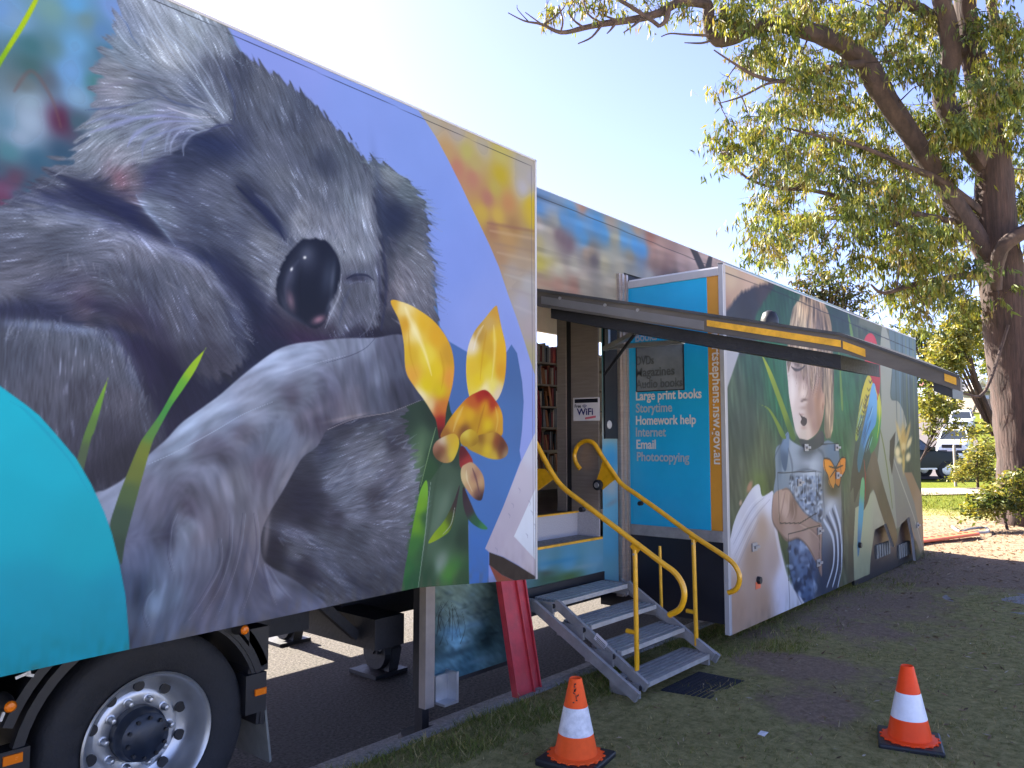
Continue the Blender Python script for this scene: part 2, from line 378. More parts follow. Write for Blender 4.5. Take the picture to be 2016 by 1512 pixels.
# ================================================================ the trailer
trailer = thing('mobile_library_trailer', 'long mobile library trailer painted with a sleeping koala and a reading boy', 'trailer', (6, 5, 0))
YK, YM, YR = 3.0, 3.75, 2.8          # faces of the koala slide-out, the main wall and the boy slide-out
XR0, XR1 = 5.985, 12.40
def koala():
    p0, p1, p2 = onY(0, 1333, YK), onY(822, 1157, YK), onY(1057, 1139.5, YK)
    xr = 3.735
    u = np.concatenate([np.arange(-1.2, .78, .06), np.arange(.78, xr - .002, .0044), [xr]])
    zb = lambda x: np.interp(x, [-1.2, p0[0], p1[0], xr], [p0[2] - .01, p0[2], p1[2], p2[2]])
    zt = lambda x: np.full_like(x, 3.69)
    U, V = panel_grid(u, zb, zt, 575)
    m = Mural(U, V, lambda x, y: tuple(onY(x, y, YK)[[0, 2]]), GAIN)
    m.du = .0044
    D = m.field(D4('''560 220 .4 1;620 300 .4 1;470 200 .3 1;420 330 .7 .5;400 420 1 .4;350 480 1 .3;500 500 1 .5;530 560 .8 .7;650 430 .3 1;700 400 .2 1;720 560 .2 1;800 400 1 .4;820 480 1 .6;800 560 .6 1;780 600 .6 1;690 650 .5 1;
350 80 .6 1;280 60 .5 1;250 170 1 .2;330 180 1 .5;250 220 1 -.3;200 260 1 -.6;330 260 1 -.6;420 120 .4 1;200 320 .6 -1;100 370 1 .5;180 400 1 .5;60 450 1 -.1;200 470 1 -.3;100 540 1 -.4;260 520 .2 1;330 560 .3 1;400 560 .6 1;440 620 .7 1;350 650 .4 1;450 680 .6 1;160 600 1 -.5;60 660 -.3 1;150 700 -.1 1;230 720 .2 1;100 780 0 1;200 850 .05 1;280 830 .2 1;700 860 1 -.4;760 900 1 -.4;680 950 1 -.5;780 980 1 -.5;620 1060 1 .3;580 1080 1 .4;700 1080 1 .6;760 1120 .8 .7;650 1150 1 .8'''))
    m.F = m.lic(D, 11, 2, 3); F1 = m.lic(D, 7, 1, 4); F2 = m.lic(D, 26, 5, 5)
    ALL = (slice(0, U.shape[0]), slice(0, U.shape[1]))
    # lavender ground, the blurred bush at the left, the sunset at the right
    m.c[:] = m.color(S('''500 60 132 148 222;700 200 130 152 226;830 300 128 152 226;900 500 128 150 226;960 620 138 156 226;1040 800 150 165 235;330 0 130 150 210;600 100 134 150 224;870 420 126 150 225'''), ALL)
    m.poly(PT('-700 -600 253 -40 290 100 250 300 60 420 -200 700 -700 900'), S('''0 20 110 150 205;30 40 120 155 195;100 20 110 145 150;150 10 95 150 200;170 40 105 130 135;60 90 70 110 120;110 100 90 120 125;150 90 100 150 190;140 140 105 150 205;170 120 85 120 145;60 130 70 100 105;50 170 95 105 110;100 160 85 90 100;150 190 130 165 200;60 200 130 155 175;60 240 145 165 195;40 270 140 160 190;20 240 90 125 150;110 230 95 60 85;120 240 85 50 75;150 240 70 95 110;20 300 80 125 140;70 310 60 95 120;120 300 60 85 110;0 340 70 95 115;30 350 95 75 95;0 380 105 70 95;60 370 65 90 110;200 60 90 125 170;205 110 75 110 135;185 160 75 120 125;230 20 115 145 205;-100 100 70 110 110;-150 300 85 60 90;-60 200 120 150 170'''), .08, False)
    m.blob(140, 130, 34, 70, (115, 160, 215), .6, 10); m.blob(58, 235, 40, 52, (155, 175, 200), .75); m.blob(118, 232, 16, 24, (88, 48, 72), .7)
    m.stroke(PT('28 180 62 140 100 190 120 250'), 16, (110, 88, 90), .55, 1, (.5, .5)); m.blob(5, 372, 28, 30, (108, 62, 92), .6)
    m.poly(PT('384 14 440 42 478 106 452 60 470 112 420 60'), (86, 122, 130), .01, False)
    arc = PT('829 225 857 268 881 312 911 372 924 400 943 439 964 483 982 525 1000 579 1018 629 1033 674 1052 735')
    m.poly(arc + PT('1120 800 1120 -200 700 -200 780 150'), S('''850 240 170 160 145;900 260 165 155 148;950 290 165 156 140;985 300 170 160 95;985 345 168 150 45;975 370 165 150 80;1030 330 160 155 150;1030 370 168 164 172;1045 350 160 155 160;880 300 170 140 100;900 330 168 118 100;930 350 165 118 100;960 390 160 112 98;1000 400 170 125 85;1045 405 178 155 45;1050 430 178 155 50;950 420 178 152 70;980 425 182 155 75;1010 445 150 118 80;970 450 150 112 88;1000 470 168 135 92;1040 475 150 128 105;985 500 158 128 102;1030 515 158 140 122;1010 540 160 148 140;1040 560 168 164 166;1030 600 165 160 170;1045 650 172 160 165;1040 700 172 165 135;920 300 165 158 95;935 320 165 150 100'''), .006, False)
    for yy, cc, aa in ((447, (130, 92, 80), .5), (462, (190, 165, 130), .4), (487, (140, 115, 100), .35), (505, (185, 165, 140), .4), (530, (140, 128, 125), .35), (548, (190, 182, 178), .4), (575, (150, 140, 150), .35), (610, (185, 178, 182), .4)):
        x0 = np.interp(yy, [430, 740], [950, 1052]); m.stroke([(x0 + 4, yy - 8), ((x0 + 1055) / 2, yy), (1056, yy + 9)], 10, cc, aa, 1, (.5, .8))
    # blue leaf shadow and the green leaf
    m.poly(PT('838 535 856 560 861 600 866 642 884 672 920 693 960 700 996 695 1007 678 1018 695 1028 751 1031 790 1028 846 1023 887 1026 905 990 1000 962 1075 962 1130 962 1160 923 1165 923 1035 900 950 890 870 870 790 840 690'), S('''850 600 85 118 172;880 720 78 108 165;1010 720 78 108 162;1010 850 78 112 170;960 1000 76 116 178;940 1100 74 116 184;1000 950 78 118 180'''), .005, False)
    m.poly(PT('660 850 755 812 830 787 884 790 888 815 905 850 915 950 922 1020 924 1180 780 1180 790 900'), S('''760 830 50 62 60;800 830 48 66 58;850 820 42 58 52;830 870 70 95 75;820 900 85 112 82;850 900 45 70 52;880 930 70 90 75;895 900 50 68 58;900 980 65 85 72;870 990 82 105 88;880 1050 60 85 68;910 1060 50 70 58;870 1110 110 130 115;890 1120 72 120 65;850 1130 50 80 60;910 1140 55 85 60;860 1040 88 110 92;790 860 52 72 62'''), .005, False)
    m.blob(872, 1000, 14, 60, (118, 135, 120), .5, 20); m.blob(880, 1130, 16, 22, (85, 150, 60), .6, 20); m.blob(866, 1112, 10, 26, (150, 165, 160), .5, 20); m.blob(826, 890, 12, 46, (112, 135, 105), .5, 10)
    # the koala
    m.pw = 2.1
    koa = PT('-300 480 0 399 36 381 74 357 119 313 155 271 163 247 170 222 188 190 193 143 206 98 228 50 250 -10 330 -60 432 20 452 60 476 107 524 137 592 182 604 190 649 238 684 274 702 295 714 307 753 324 798 351 827 387 842 414 839 465 852 513 858 546 857 593 863 640 830 720 800 800 806 860 822 950 802 1100 800 1200 640 1220 200 1420 -300 1420')
    fur = S('''300 20 140 160 200;350 60 140 160 195;250 40 125 150 205;230 90 105 130 165;270 110 120 140 175;330 110 150 165 195;380 60 130 150 180;420 90 115 130 160;430 130 80 90 125;470 140 65 75 110;520 170 85 95 125;560 210 80 92 125;590 240 70 80 115;240 150 115 125 150;220 180 125 130 160;200 200 110 120 155;290 170 95 110 145;340 170 105 120 155;380 190 85 100 140;400 230 120 135 170;330 230 120 130 180;280 230 110 130 165;230 230 110 125 165;200 260 120 140 170;180 300 120 135 165;220 310 135 140 170;230 335 130 120 150;240 355 120 95 120;300 330 75 85 125;350 300 60 70 110;420 280 50 60 95;380 300 50 60 95;460 270 70 80 115;480 310 85 97 135;540 300 85 95 130;590 320 80 90 125;160 320 110 125 155;120 350 95 105 135;70 390 85 90 125;150 370 60 65 100;200 380 50 55 90;100 400 65 70 105;30 410 100 110 150;80 425 120 130 165;170 430 95 100 130;250 420 55 60 95;280 440 60 65 98;270 390 100 80 110;290 400 110 130 165;320 420 100 115 155;350 380 75 85 130;420 370 85 95 135;450 400 85 95 130;490 385 55 62 95;540 430 50 58 92;560 400 90 100 135;
50 440 90 100 130;30 480 85 92 125;100 480 80 88 120;150 450 95 105 140;200 470 105 112 148;250 470 115 120 155;300 490 110 115 150;350 510 100 108 140;390 520 95 100 130;60 520 95 98 128;30 560 105 108 140;100 570 85 88 118;130 590 100 100 130;160 600 110 90 120;60 600 60 65 95;150 630 58 63 95;200 620 65 65 95;230 560 80 85 115;280 560 72 78 108;330 540 85 92 125;400 560 92 98 128;440 590 90 95 125;250 640 70 60 88;300 680 50 45 75;320 720 45 42 70;350 640 85 88 118;400 650 78 80 110;450 650 95 100 130;470 680 85 88 118;420 700 68 66 95;380 700 60 60 88;360 760 35 36 62;340 740 38 38 66;30 640 80 88 120;80 650 95 105 138;150 650 95 105 140;180 670 80 90 120;50 700 75 82 112;100 720 88 92 122;160 720 92 97 125;220 720 90 95 125;260 740 82 88 118;100 780 90 92 120;150 770 75 75 102;200 790 85 84 112;250 790 92 90 118;290 800 70 72 100;100 820 80 82 110;170 860 70 70 100;220 860 68 66 95;250 900 50 48 72;200 940 50 48 74;360 800 85 90 120;400 790 80 85 115;
350 480 80 88 130;400 460 65 75 115;450 470 75 85 125;400 520 45 52 88;450 520 60 70 105;430 550 40 46 78;480 530 80 88 120;510 520 100 108 140;480 570 50 58 90;500 640 36 40 66;540 640 60 48 80;520 690 36 42 66;460 740 35 38 62;600 660 60 45 75;560 450 85 95 130;590 440 130 138 165;620 430 110 118 148;660 440 120 128 160;700 440 110 120 150;720 420 130 140 170;740 430 48 53 82;780 430 42 48 76;820 430 75 85 110;760 480 60 66 95;800 480 80 88 110;820 510 110 115 140;760 540 75 78 100;800 540 115 115 140;790 570 130 125 145;810 590 110 112 138;770 580 85 80 105;680 490 120 130 158;720 500 120 130 160;730 530 85 92 122;690 540 95 100 128;680 580 80 85 112;720 590 85 90 118;730 620 90 95 125;680 630 95 100 132;700 650 60 60 90;640 660 58 50 80;770 640 55 55 80;760 660 38 36 58;800 640 42 40 62;530 480 110 118 145;530 560 110 118 145;540 600 70 70 100;520 580 85 90 118;
600 210 70 82 118;640 260 85 95 128;600 280 75 85 115;640 320 60 70 105;680 300 75 88 118;560 350 95 105 135;620 370 88 98 128;700 360 85 97 128;730 340 95 110 140;770 350 110 125 145;800 380 90 110 130;760 380 75 85 115;690 400 105 120 150;650 400 90 100 132;
640 860 70 75 100;680 840 55 58 85;720 830 75 80 105;760 840 80 85 110;780 870 60 60 85;700 880 100 105 135;740 890 110 115 140;790 900 85 85 110;640 900 75 85 115;600 930 52 55 82;660 940 105 112 145;720 930 120 125 155;770 940 100 100 130;810 930 120 125 150;620 990 48 50 78;680 980 100 108 140;740 980 70 68 95;790 980 110 112 140;560 1010 46 44 66;600 1030 42 42 65;660 1020 65 65 95;700 1010 110 115 148;760 1010 100 102 130;800 1020 100 104 130;560 1040 95 98 120;590 1050 110 112 140;640 1060 75 80 105;700 1060 70 75 100;750 1060 95 98 125;540 1080 45 45 65;580 1090 95 98 122;640 1090 90 95 125;700 1100 80 85 112;760 1100 85 88 115;600 1120 50 50 75;650 1140 80 85 112;700 1150 70 75 105;750 1140 65 70 95;650 1180 80 85 115;770 1150 70 75 100;590 960 44 44 70;545 1100 40 40 60;-150 600 80 85 115;-150 900 80 85 115''')
    def desat(L, k): 
        return [(x, y, tuple(v + ((.3 * c[0] + .5 * c[1] + .2 * c[2]) * t - v) * k for v, t in zip(c, (1.0, 1.0, 1.08)))) for x, y, c in L]
    fur = desat(fur, .5)
    def inside(x, y, P):
        r = False
        for (ax, ay), (bx, by) in zip(P, P[1:] + P[:1]):
            if (ay > y) != (by > y) and x < (bx - ax) * (y - ay) / (by - ay) + ax: r = not r
        return r
    regs = [PT('253 -20 330 -60 432 20 452 60 474 118 465 200 452 246 400 262 345 300 280 322 232 330 196 300 158 262 163 247 188 190 193 143 206 98 228 50'),
            PT('410 262 452 240 462 180 470 112 524 137 592 182 604 190 649 238 684 274 702 295 722 325 734 380 741 450 754 520 752 600 738 645 700 668 640 676 570 694 500 740 474 715 486 655 456 590 415 540 370 498 338 470 304 424 284 384 290 344 345 306'),
            PT('714 307 753 324 798 351 827 387 842 414 839 465 852 513 858 546 857 593 863 640 820 690 770 668 742 640 755 590 757 520 745 450 737 380 724 325'),
            PT('-300 640 0 612 100 603 150 628 190 642 240 648 290 664 330 700 380 738 430 742 470 722 488 690 486 655 458 598 420 545 370 503 300 478 240 460 160 430 80 411 0 407 -300 420'),
            PT('-300 1420 -300 660 0 628 60 624 130 638 190 654 230 685 272 742 298 806 312 870 290 930 220 960 150 1000 100 1400')]
    rest = [q for q in fur if not any(inside(q[0], q[1], R_) for R_ in regs)]
    w_, a_ = m.poly(koa, rest, .012, True, fuzz=.016)
    def fill(i): m.poly(regs[i], [q for q in fur if inside(q[0], q[1], regs[i])], .03, True, fuzz=.012)
    m.poly(PT('40 398 120 372 180 372 240 398 290 440 350 505 370 510 300 482 240 464 160 434 80 412'), S('100 395 62 66 98;200 395 50 54 86;260 430 46 50 82;330 490 40 44 74'), .10, True, fuzz=.02)
    fill(0); fill(2); fill(1)
    m.poly(PT('296 350 340 308 400 284 452 258 486 262 474 300 424 322 356 345 312 372'), (58, 63, 92), .12, True, alpha=.75)
    m.poly(PT('738 392 764 398 806 418 796 448 764 470 752 452'), (48, 53, 76), .10, True, alpha=.75)
    m.poly(PT('330 486 400 500 455 520 525 590 560 645 640 668 720 664 740 690 570 700 500 752 470 720 486 680 478 640 452 590 412 540'), S('400 520 44 50 84;460 570 38 42 72;520 660 36 38 64;620 672 56 44 74;480 700 34 37 62;700 670 44 42 68'), .10, True, fuzz=.01, alpha=.93)
    m.poly(PT('140 630 240 648 290 664 330 702 380 738 440 748 500 735 440 790 372 850 330 880 310 830 290 780 262 722 225 680 190 650'), S('200 645 58 56 86;300 710 46 42 70;360 770 36 36 60;320 840 42 40 64;440 760 34 36 60'), .08, True, fuzz=.01, alpha=.95)
    fill(4); fill(3)
    m.poly(PT('-100 622 0 606 100 600 150 622 120 640 60 628 0 632 -100 660'), (52, 54, 84), .08, True, alpha=.85)
    # soft modelling of the big forms
    for q in D4('''300 455 44 12 44 34 36 62 .75;235 425 50 12 30 44 46 76 .7;350 500 30 9 40 36 38 64 .6;460 560 22 60 -24 36 38 64 .7;500 620 20 50 -14 32 35 58 .7;240 655 70 10 22 40 40 66 .7;330 730 26 50 -34 30 30 52 .75;350 800 24 40 0 34 34 56 .6;60 606 110 9 -2 46 48 76 .7;292 410 8 46 -34 126 138 172 .55;325 455 6 30 -40 120 132 166 .5;747 560 5 70 -4 52 52 80 .5;400 275 60 16 10 40 46 80 .5;300 640 70 26 62 40 34 58 .5;200 605 90 14 20 42 38 66 .55;340 720 60 20 70 34 30 54 .6;420 290 60 22 12 42 50 85 .55;300 345 40 14 -60 60 60 100 .4;235 350 16 24 -20 132 92 112 .5;190 384 90 12 24 38 42 76 .6;262 432 50 12 50 36 40 74 .65;520 410 64 9 50 34 40 74 .7;545 447 32 9 50 30 36 68 .6;775 428 34 40 20 36 42 70 .55;750 400 8 90 -8 60 68 98 .5;715 425 7 70 -10 150 160 190 .5;700 548 26 9 0 42 42 66 .7;690 556 12 5 0 96 102 130 .6;735 560 7 46 5 135 140 165 .45;600 460 30 12 0 150 156 182 .55;538 560 10 40 14 140 146 172 .5;655 612 8 36 20 150 156 180 .5;690 640 40 10 -40 120 125 152 .4;470 640 26 70 -20 34 38 62 .6;520 700 60 26 20 34 38 60 .6;610 668 80 12 10 52 40 68 .6;760 658 60 14 0 32 30 50 .6;150 420 130 12 18 132 142 178 .5;300 475 110 12 24 140 144 178 .55;400 540 70 10 42 138 140 168 .5;470 600 12 50 -30 128 132 162 .4;120 645 110 10 6 120 132 165 .45;245 690 12 60 -34 112 118 150 .4;590 1000 36 60 20 36 36 58 .6;540 1080 16 50 10 34 33 52 .7;600 1125 60 12 30 40 40 62 .6;680 830 80 10 -6 40 42 66 .6;640 880 20 40 20 44 46 72 .5;770 860 10 30 -20 60 60 84 .5;815 940 9 60 -4 132 136 160 .4;580 1050 40 12 20 128 130 158 .5;645 1120 60 10 36 118 122 150 .4;720 1160 70 9 34 45 50 74 .5'''):
        m.blob(q[0], q[1], q[2], q[3], q[5:8], q[8], q[4])
    m.stroke(PT('466 366 490 390 520 420 545 447 560 472'), 17, (36, 40, 70), .9, .9, (.3, .3)); m.stroke(PT('455 372 480 400 512 432 540 460'), 14, (104, 108, 138), .5, 1, (.2, .3)); m.stroke(PT('500 380 530 405 556 436'), 14, (118, 124, 154), .5, 1, (.2, .3))
    m.stroke(PT('682 549 700 541 722 542 736 552'), 8, (36, 38, 62), .9, .7, (.3, .3)); m.stroke(PT('688 560 706 554 726 558'), 5, (120, 124, 150), .5, 1, (.3, .3)); m.blob(706, 536, 24, 5, (96, 104, 130), .5)
    m.stroke(PT('672 540 668 580 654 612 640 646'), 7, (158, 162, 186), .65, 1, (.4, .3)); m.stroke(PT('732 470 742 540 740 600 726 646 706 664'), 10, (130, 136, 162), .35, 1, (.2, .1)); m.stroke(PT('752 470 760 540 758 600 750 650'), 14, (50, 52, 80), .7, 1, (.3, .4)); m.stroke(PT('690 566 676 600 668 640'), 14, (74, 80, 108), .5, 1, (.3, .3))
    m.stroke(PT('268 384 288 414 318 448 346 486'), 11, (134, 148, 182), .6, 1, (.4, .2))
    for q in D4('''60 418 70 8 4 132 140 172 .6;150 436 60 8 14 136 144 178 .6;240 466 50 10 20 144 150 184 .6;310 488 50 10 24 146 152 186 .6;380 516 40 10 36 132 138 172 .6;430 560 12 34 -40 120 126 158 .55;468 630 10 40 -20 112 118 150 .5;60 640 60 9 2 124 134 168 .55;150 648 60 9 8 124 134 168 .55;215 680 34 10 40 118 126 160 .5;262 740 10 40 -26 104 110 142 .5;120 560 60 18 -14 84 86 116 .5;60 600 60 12 0 66 70 100 .5;230 600 60 14 20 74 74 104 .4;300 600 20 60 0 88 92 122 .35;370 620 14 60 -16 96 102 134 .35'''): m.blob(q[0], q[1], q[2], q[3], q[5:8], q[8], q[4])
    # fur
    m.c = np.clip(92 + (m.c - 94) * (1 + .10 * (m.c.mean(-1, keepdims=True) < 150)), 0, 255)
    g = np.zeros(U.shape, np.float32); g[w_] = a_
    amp = m.F * .030 + F1 * .060 + F2 * .022
    lum = m.c.mean(-1); amp *= np.clip(lum / 85, .45, 1.25); m.c[..., 2] *= 1 - .03 * g; m.c += (10 * g * np.clip((70 - lum) / 50, 0, 1))[..., None]
    m.c *= (1 + amp * g)[..., None]
    spk = np.clip(F1 * .6 + m.F * .6 - 1.45, 0, 1) * g * np.clip((lum - 60) / 45, 0, 1); m.c += spk[..., None] * np.array((46, 50, 58), np.float32)
    # ear tufts
    for t in ('''230 58 246 82 275 105 305 122|185 200 230|5|.75;260 10 300 60 340 105 352 130|170 185 215|7|.5;300 20 330 70 370 110 405 175|175 190 220|8|.5;340 15 380 60 425 120 450 185|165 180 212|9|.5;270 60 300 80 330 110 365 150|185 198 225|6|.6;300 40 340 90 370 130 395 170|190 205 228|5|.55;330 60 372 100 410 150 430 200|172 188 218|7|.5;400 50 430 80 455 110 480 130|160 175 205|6|.5;345 160 370 185 400 202 425 212|185 192 218|6|.6;350 178 376 200 402 214 430 222|185 192 215|5|.5;330 212 362 222 395 230 425 230|190 192 215|5|.8;385 145 405 175 430 210 455 235|185 200 225|6|.8;300 170 340 200 390 212 430 226|70 80 120|8|.6;165 217 200 214 250 208 310 190|75 85 130|8|.5;170 245 220 228 280 232 350 220|135 145 190|14|.55;175 262 230 245 300 228 390 236|142 150 205|16|.55;250 290 270 262 320 240 400 240|150 160 212|14|.6;325 300 330 272 350 250 440 244|150 162 198|9|.5;335 308 338 280 360 255 400 246|160 170 210|6|.6;362 310 362 285 385 262 450 246|150 162 198|9|.5;280 310 285 280 320 262 380 246|130 140 190|10|.5;400 265 425 250 445 246 462 248|60 66 100|10|.8;215 98 235 118 260 140 320 155|120 138 165|9|.5;230 160 260 140 310 150 360 170|130 135 160|10|.4;190 180 230 165 280 160 330 175|128 128 155|12|.4;235 30 250 48 262 75 280 95|70 95 150|6|.6;430 130 450 165 462 200 460 240|60 70 105|14|.5;160 272 190 255 220 245 250 250|150 160 190|5|.5''').split(';'):
        a, b, c, d = t.strip().split('|'); m.stroke(PT(a), float(c), tuple(float(x) for x in b.split()), float(d), .8, (.1, .15))
    # hair tips over silhouettes
    R = np.random.default_rng(11)
    def tips(path, n, ln, wd, dx, dy, cols, a=.6):
        Q = spline(PT(path), 8, False)
        for i in range(n):
            x, y = Q[R.integers(len(Q))] + R.normal(0, 4, 2); l = ln * R.uniform(.5, 1.2); an = R.normal(0, .22); c = cols[R.integers(len(cols))]
            ex, ey = dx * math.cos(an) - dy * math.sin(an), dx * math.sin(an) + dy * math.cos(an)
            m.stroke([(x, y), (x + ex * l * .5, y + ey * l * .5), (x + ex * l + ey * l * .06, y + ey * l - ex * l * .06)], wd * R.uniform(.5, 1.1), tuple(.75 * v + .25 * sum(c) / 3 for v in c), a * R.uniform(.2, .6), .7, (.5, 0))
    lt = [(150, 160, 190), (170, 175, 200), (120, 130, 160), (95, 105, 140)]; dk = [(45, 50, 82), (60, 68, 100), (80, 90, 120)]
    tips('470 110 524 140 600 190 650 240 700 296', 90, 30, 4, .35, .9, lt + dk, .5)
    tips('714 310 753 326 798 354 827 390 842 420', 70, 34, 5, .8, .35, [(120, 140, 150), (90, 110, 125), (60, 75, 95), (140, 155, 170)], .7)
    tips('835 430 834 470 846 515 850 555 848 600', 80, 36, 6, .7, .6, [(140, 145, 170), (105, 110, 140), (70, 80, 115), (60, 85, 130)], .7)
    tips('770 470 790 520 790 580 780 630', 60, 44, 6, .55, .75, [(150, 148, 170), (120, 120, 145), (70, 72, 98)], .5)
    tips('0 408 80 412 160 432 240 462 300 480 370 505 420 545 460 600 485 660', 130, 26, 4, .75, .55, lt, .6)
    tips('20 640 90 632 160 640 210 660 250 700 290 780', 110, 34, 6, -.1, 1, lt + [(70, 78, 108)], .5)
    tips('320 560 400 570 450 640 470 690', 90, 34, 5, .5, .8, lt + dk, .45); tips('100 500 200 520 280 560 300 620', 80, 36, 7, .2, .9, lt + dk, .4)
    tips('680 832 740 850 790 880 812 920 822 960 815 1020', 80, 32, 6, .85, -.35, lt + [(70, 72, 98)], .5); tips('640 960 700 930 760 960 700 1010', 90, 44, 7, .85, -.4, lt + dk, .4)
    tips('545 1060 580 1045 620 1070 650 1120 690 1170', 80, 34, 6, .8, .45, lt + dk, .45); tips('600 340 640 380 690 420 650 460', 110, 26, 3, .25, .9, lt + dk, .4); tips('380 400 430 440 480 500 520 560', 90, 26, 3, .85, .45, lt + dk, .35)
    tips('545 520 548 500 575 470 610 455 650 465 676 500', 120, 20, 3, .2, -.8, [(165, 170, 192), (140, 146, 172), (60, 66, 92)], .6); tips('735 540 740 590 735 640 700 665', 70, 22, 3, .25, .8, lt, .5); tips('650 650 690 672 720 680', 40, 18, 3, .3, .8, lt, .5)
    tips('40 420 120 400 200 410 250 450', 60, 60, 9, .8, .45, dk, .5); tips('140 310 110 345 60 380 10 402', 50, 40, 5, .8, -.3, lt, .5)
    # nose and closed eye
    m.poly(PT('610 470 640 473 661 498 670 531 665 567 652 596 646 623 631 643 616 646 595 635 565 614 548 596 543 570 549 540 560 510 586 479'), (25, 29, 47), .012, True, fuzz=.002); m.stroke(PT('588 512 572 536 562 566 564 596'), 15, (66, 72, 98), .55, 1, (.4, .4)); m.stroke(PT('600 486 596 520 590 560 594 600'), 10, (20, 24, 40), .7, 1, (.4, .4))
    for q in D4('''604 503 15 20 8 92 98 122 .8;606 515 26 30 0 55 60 82 .5;645 545 12 36 8 66 74 98 .6;655 548 5 32 6 120 130 155 .4;571 545 12 32 14 80 84 108 .7;572 592 8 20 -12 160 124 140 .9;569 590 16 34 -10 48 54 76 .4;627 629 14 8 -24 172 128 148 .9;610 590 26 40 0 22 27 44 .6;560 600 6 24 -20 84 88 110 .4;585 628 30 6 34 70 74 98 .4;649 600 5 20 20 130 134 158 .4;600 507 3 3 0 250 250 255 1;574 530 2.5 4 20 240 242 250 1'''):
        m.blob(q[0], q[1], q[2], q[3], q[5:8], q[8], q[4])
    # dead branch in front
    trunk = PT('120 1000 187 970 208 964 247 940 293 895 327 865 357 833 402 800 432 778 470 745 506 716 545 689 580 677 619 672 679 666 738 665 795 660 840 700 850 780 827 789 768 811 723 817 679 829 645 845 625 878 598 898 583 920 560 961 533 1006 518 1039 513 1071 518 1101 533 1116 560 1131 586 1146 613 1167 645 1200 600 1260 240 1330 180 1200')
    tc = desat(S('''210 1000 140 150 180;230 960 150 160 190;300 900 130 140 170;350 880 145 160 190;370 840 160 180 215;430 820 150 165 195;450 830 140 155 190;500 800 155 165 195;560 800 125 135 160;330 920 112 117 142;400 880 108 108 133;440 900 86 84 106;500 880 92 97 122;540 870 105 115 140;480 860 110 110 130;420 920 115 120 145;460 950 128 128 148;520 920 92 85 105;560 930 122 122 142;280 960 120 120 148;350 970 102 102 127;320 1000 98 98 123;370 1000 85 80 100;330 1050 66 68 94;345 1030 112 117 142;370 1040 125 133 155;400 1050 122 117 137;430 1030 108 103 123;470 1020 115 115 135;500 1040 122 114 127;260 1060 108 113 148;280 1100 92 102 138;310 1120 98 113 148;350 1100 120 130 160;400 1100 115 118 145;450 1100 92 92 115;500 1110 108 103 121;280 1170 48 63 93;260 1150 66 81 116;300 1190 115 135 165;340 1170 100 118 150;380 1150 100 105 135;420 1170 96 91 116;470 1160 88 90 116;510 1150 85 85 110;300 1240 90 105 140;350 1220 95 105 135;270 1260 66 76 106;400 1210 100 100 130;450 1200 95 100 130;550 1160 118 121 148;600 1170 95 100 130;560 1190 78 80 106;550 720 155 170 205;600 700 148 163 198;650 690 132 142 172;720 680 125 135 165;760 690 85 88 115;790 720 72 77 102;600 760 115 122 148;570 780 92 92 115;650 750 105 110 138;700 740 88 93 118;740 740 108 115 143;640 800 92 92 117;680 810 118 113 131;700 780 110 108 130;740 780 78 83 108;790 770 58 60 83;560 850 110 120 150;600 840 92 89 112;630 830 74 69 92;590 870 112 117 142;820 740 60 66 92'''), .25)
    Dt = m.field(D4('''220 980 1 -.6;300 1000 .3 -1;450 1050 .1 1;520 1080 .1 1;400 1200 -.5 1;320 1180 -.3 1;600 740 1 -.35;500 760 1 -.6;700 720 .15 1;650 800 .2 1;400 860 1 -.7;440 950 .3 1;560 900 -.5 1;560 1160 1 .6;300 1120 .1 1'''))
    T1 = m.lic(Dt, 9, 2, 21); T2 = m.lic(Dt, 30, 7, 22)
    w_, a_ = m.poly(trunk, tc, .008, True)
    for q in D4('''335 1045 12 50 0 58 60 86 .6;345 1120 14 60 10 130 140 170 .5;355 1060 14 36 0 140 148 172 .55;375 1000 40 14 50 74 68 88 .5;280 1180 16 60 10 44 58 88 .6;300 1180 14 40 0 128 148 178 .55;660 790 20 46 -16 70 64 86 .4;690 760 10 50 8 122 124 150 .4;720 750 9 44 10 74 78 104 .4;745 735 9 44 6 124 132 160 .4;575 785 18 30 20 82 74 92 .5;620 810 40 12 -25 128 122 140 .35;470 850 30 20 0 92 88 108 .5;425 880 20 30 30 88 84 106 .45;450 960 10 40 -20 145 146 166 .4;505 1000 8 60 12 148 146 164 .4;480 1100 6 80 10 70 70 92 .5;462 1110 6 80 12 122 118 138 .4;440 1120 5 70 16 74 74 96 .4;420 1110 8 80 14 125 130 158 .35;520 1150 6 60 -24 72 72 96 .5;545 1150 8 50 -40 138 140 166 .45;395 1040 8 40 -10 150 150 172 .35;360 870 60 8 -32 172 190 222 .5;540 710 50 9 -26 176 192 226 .5;600 690 40 7 -8 170 186 220 .4;230 1000 14 30 20 160 170 200 .4;525 1050 6 50 6 160 150 160 .5;560 945 6 40 28 156 150 164 .5;600 885 7 24 40 150 146 160 .45;685 822 40 4 -12 165 150 155 .5'''):
        m.blob(q[0], q[1], q[2], q[3], q[5:8], q[8], q[4])
    g = np.zeros(U.shape, np.float32); g[w_] = a_; m.c *= (1 + (T1 * .025 + T2 * .055) * g)[..., None]
    m.stroke(PT('290 915 350 888 420 850 480 815 540 790'), 3.5, (180, 195, 222), .6, .8, (.4, .3)); m.stroke(PT('640 715 690 700 720 685 738 666'), 3, (60, 64, 88), .6, .8, (.4, .6)); m.stroke(PT('560 738 620 716 680 700'), 3, (175, 185, 212), .5, .8, (.3, .3))
    m.stroke(PT('645 846 690 827 730 818 770 811 828 788'), 3, (150, 140, 150), .7, .6, (.6, .4))
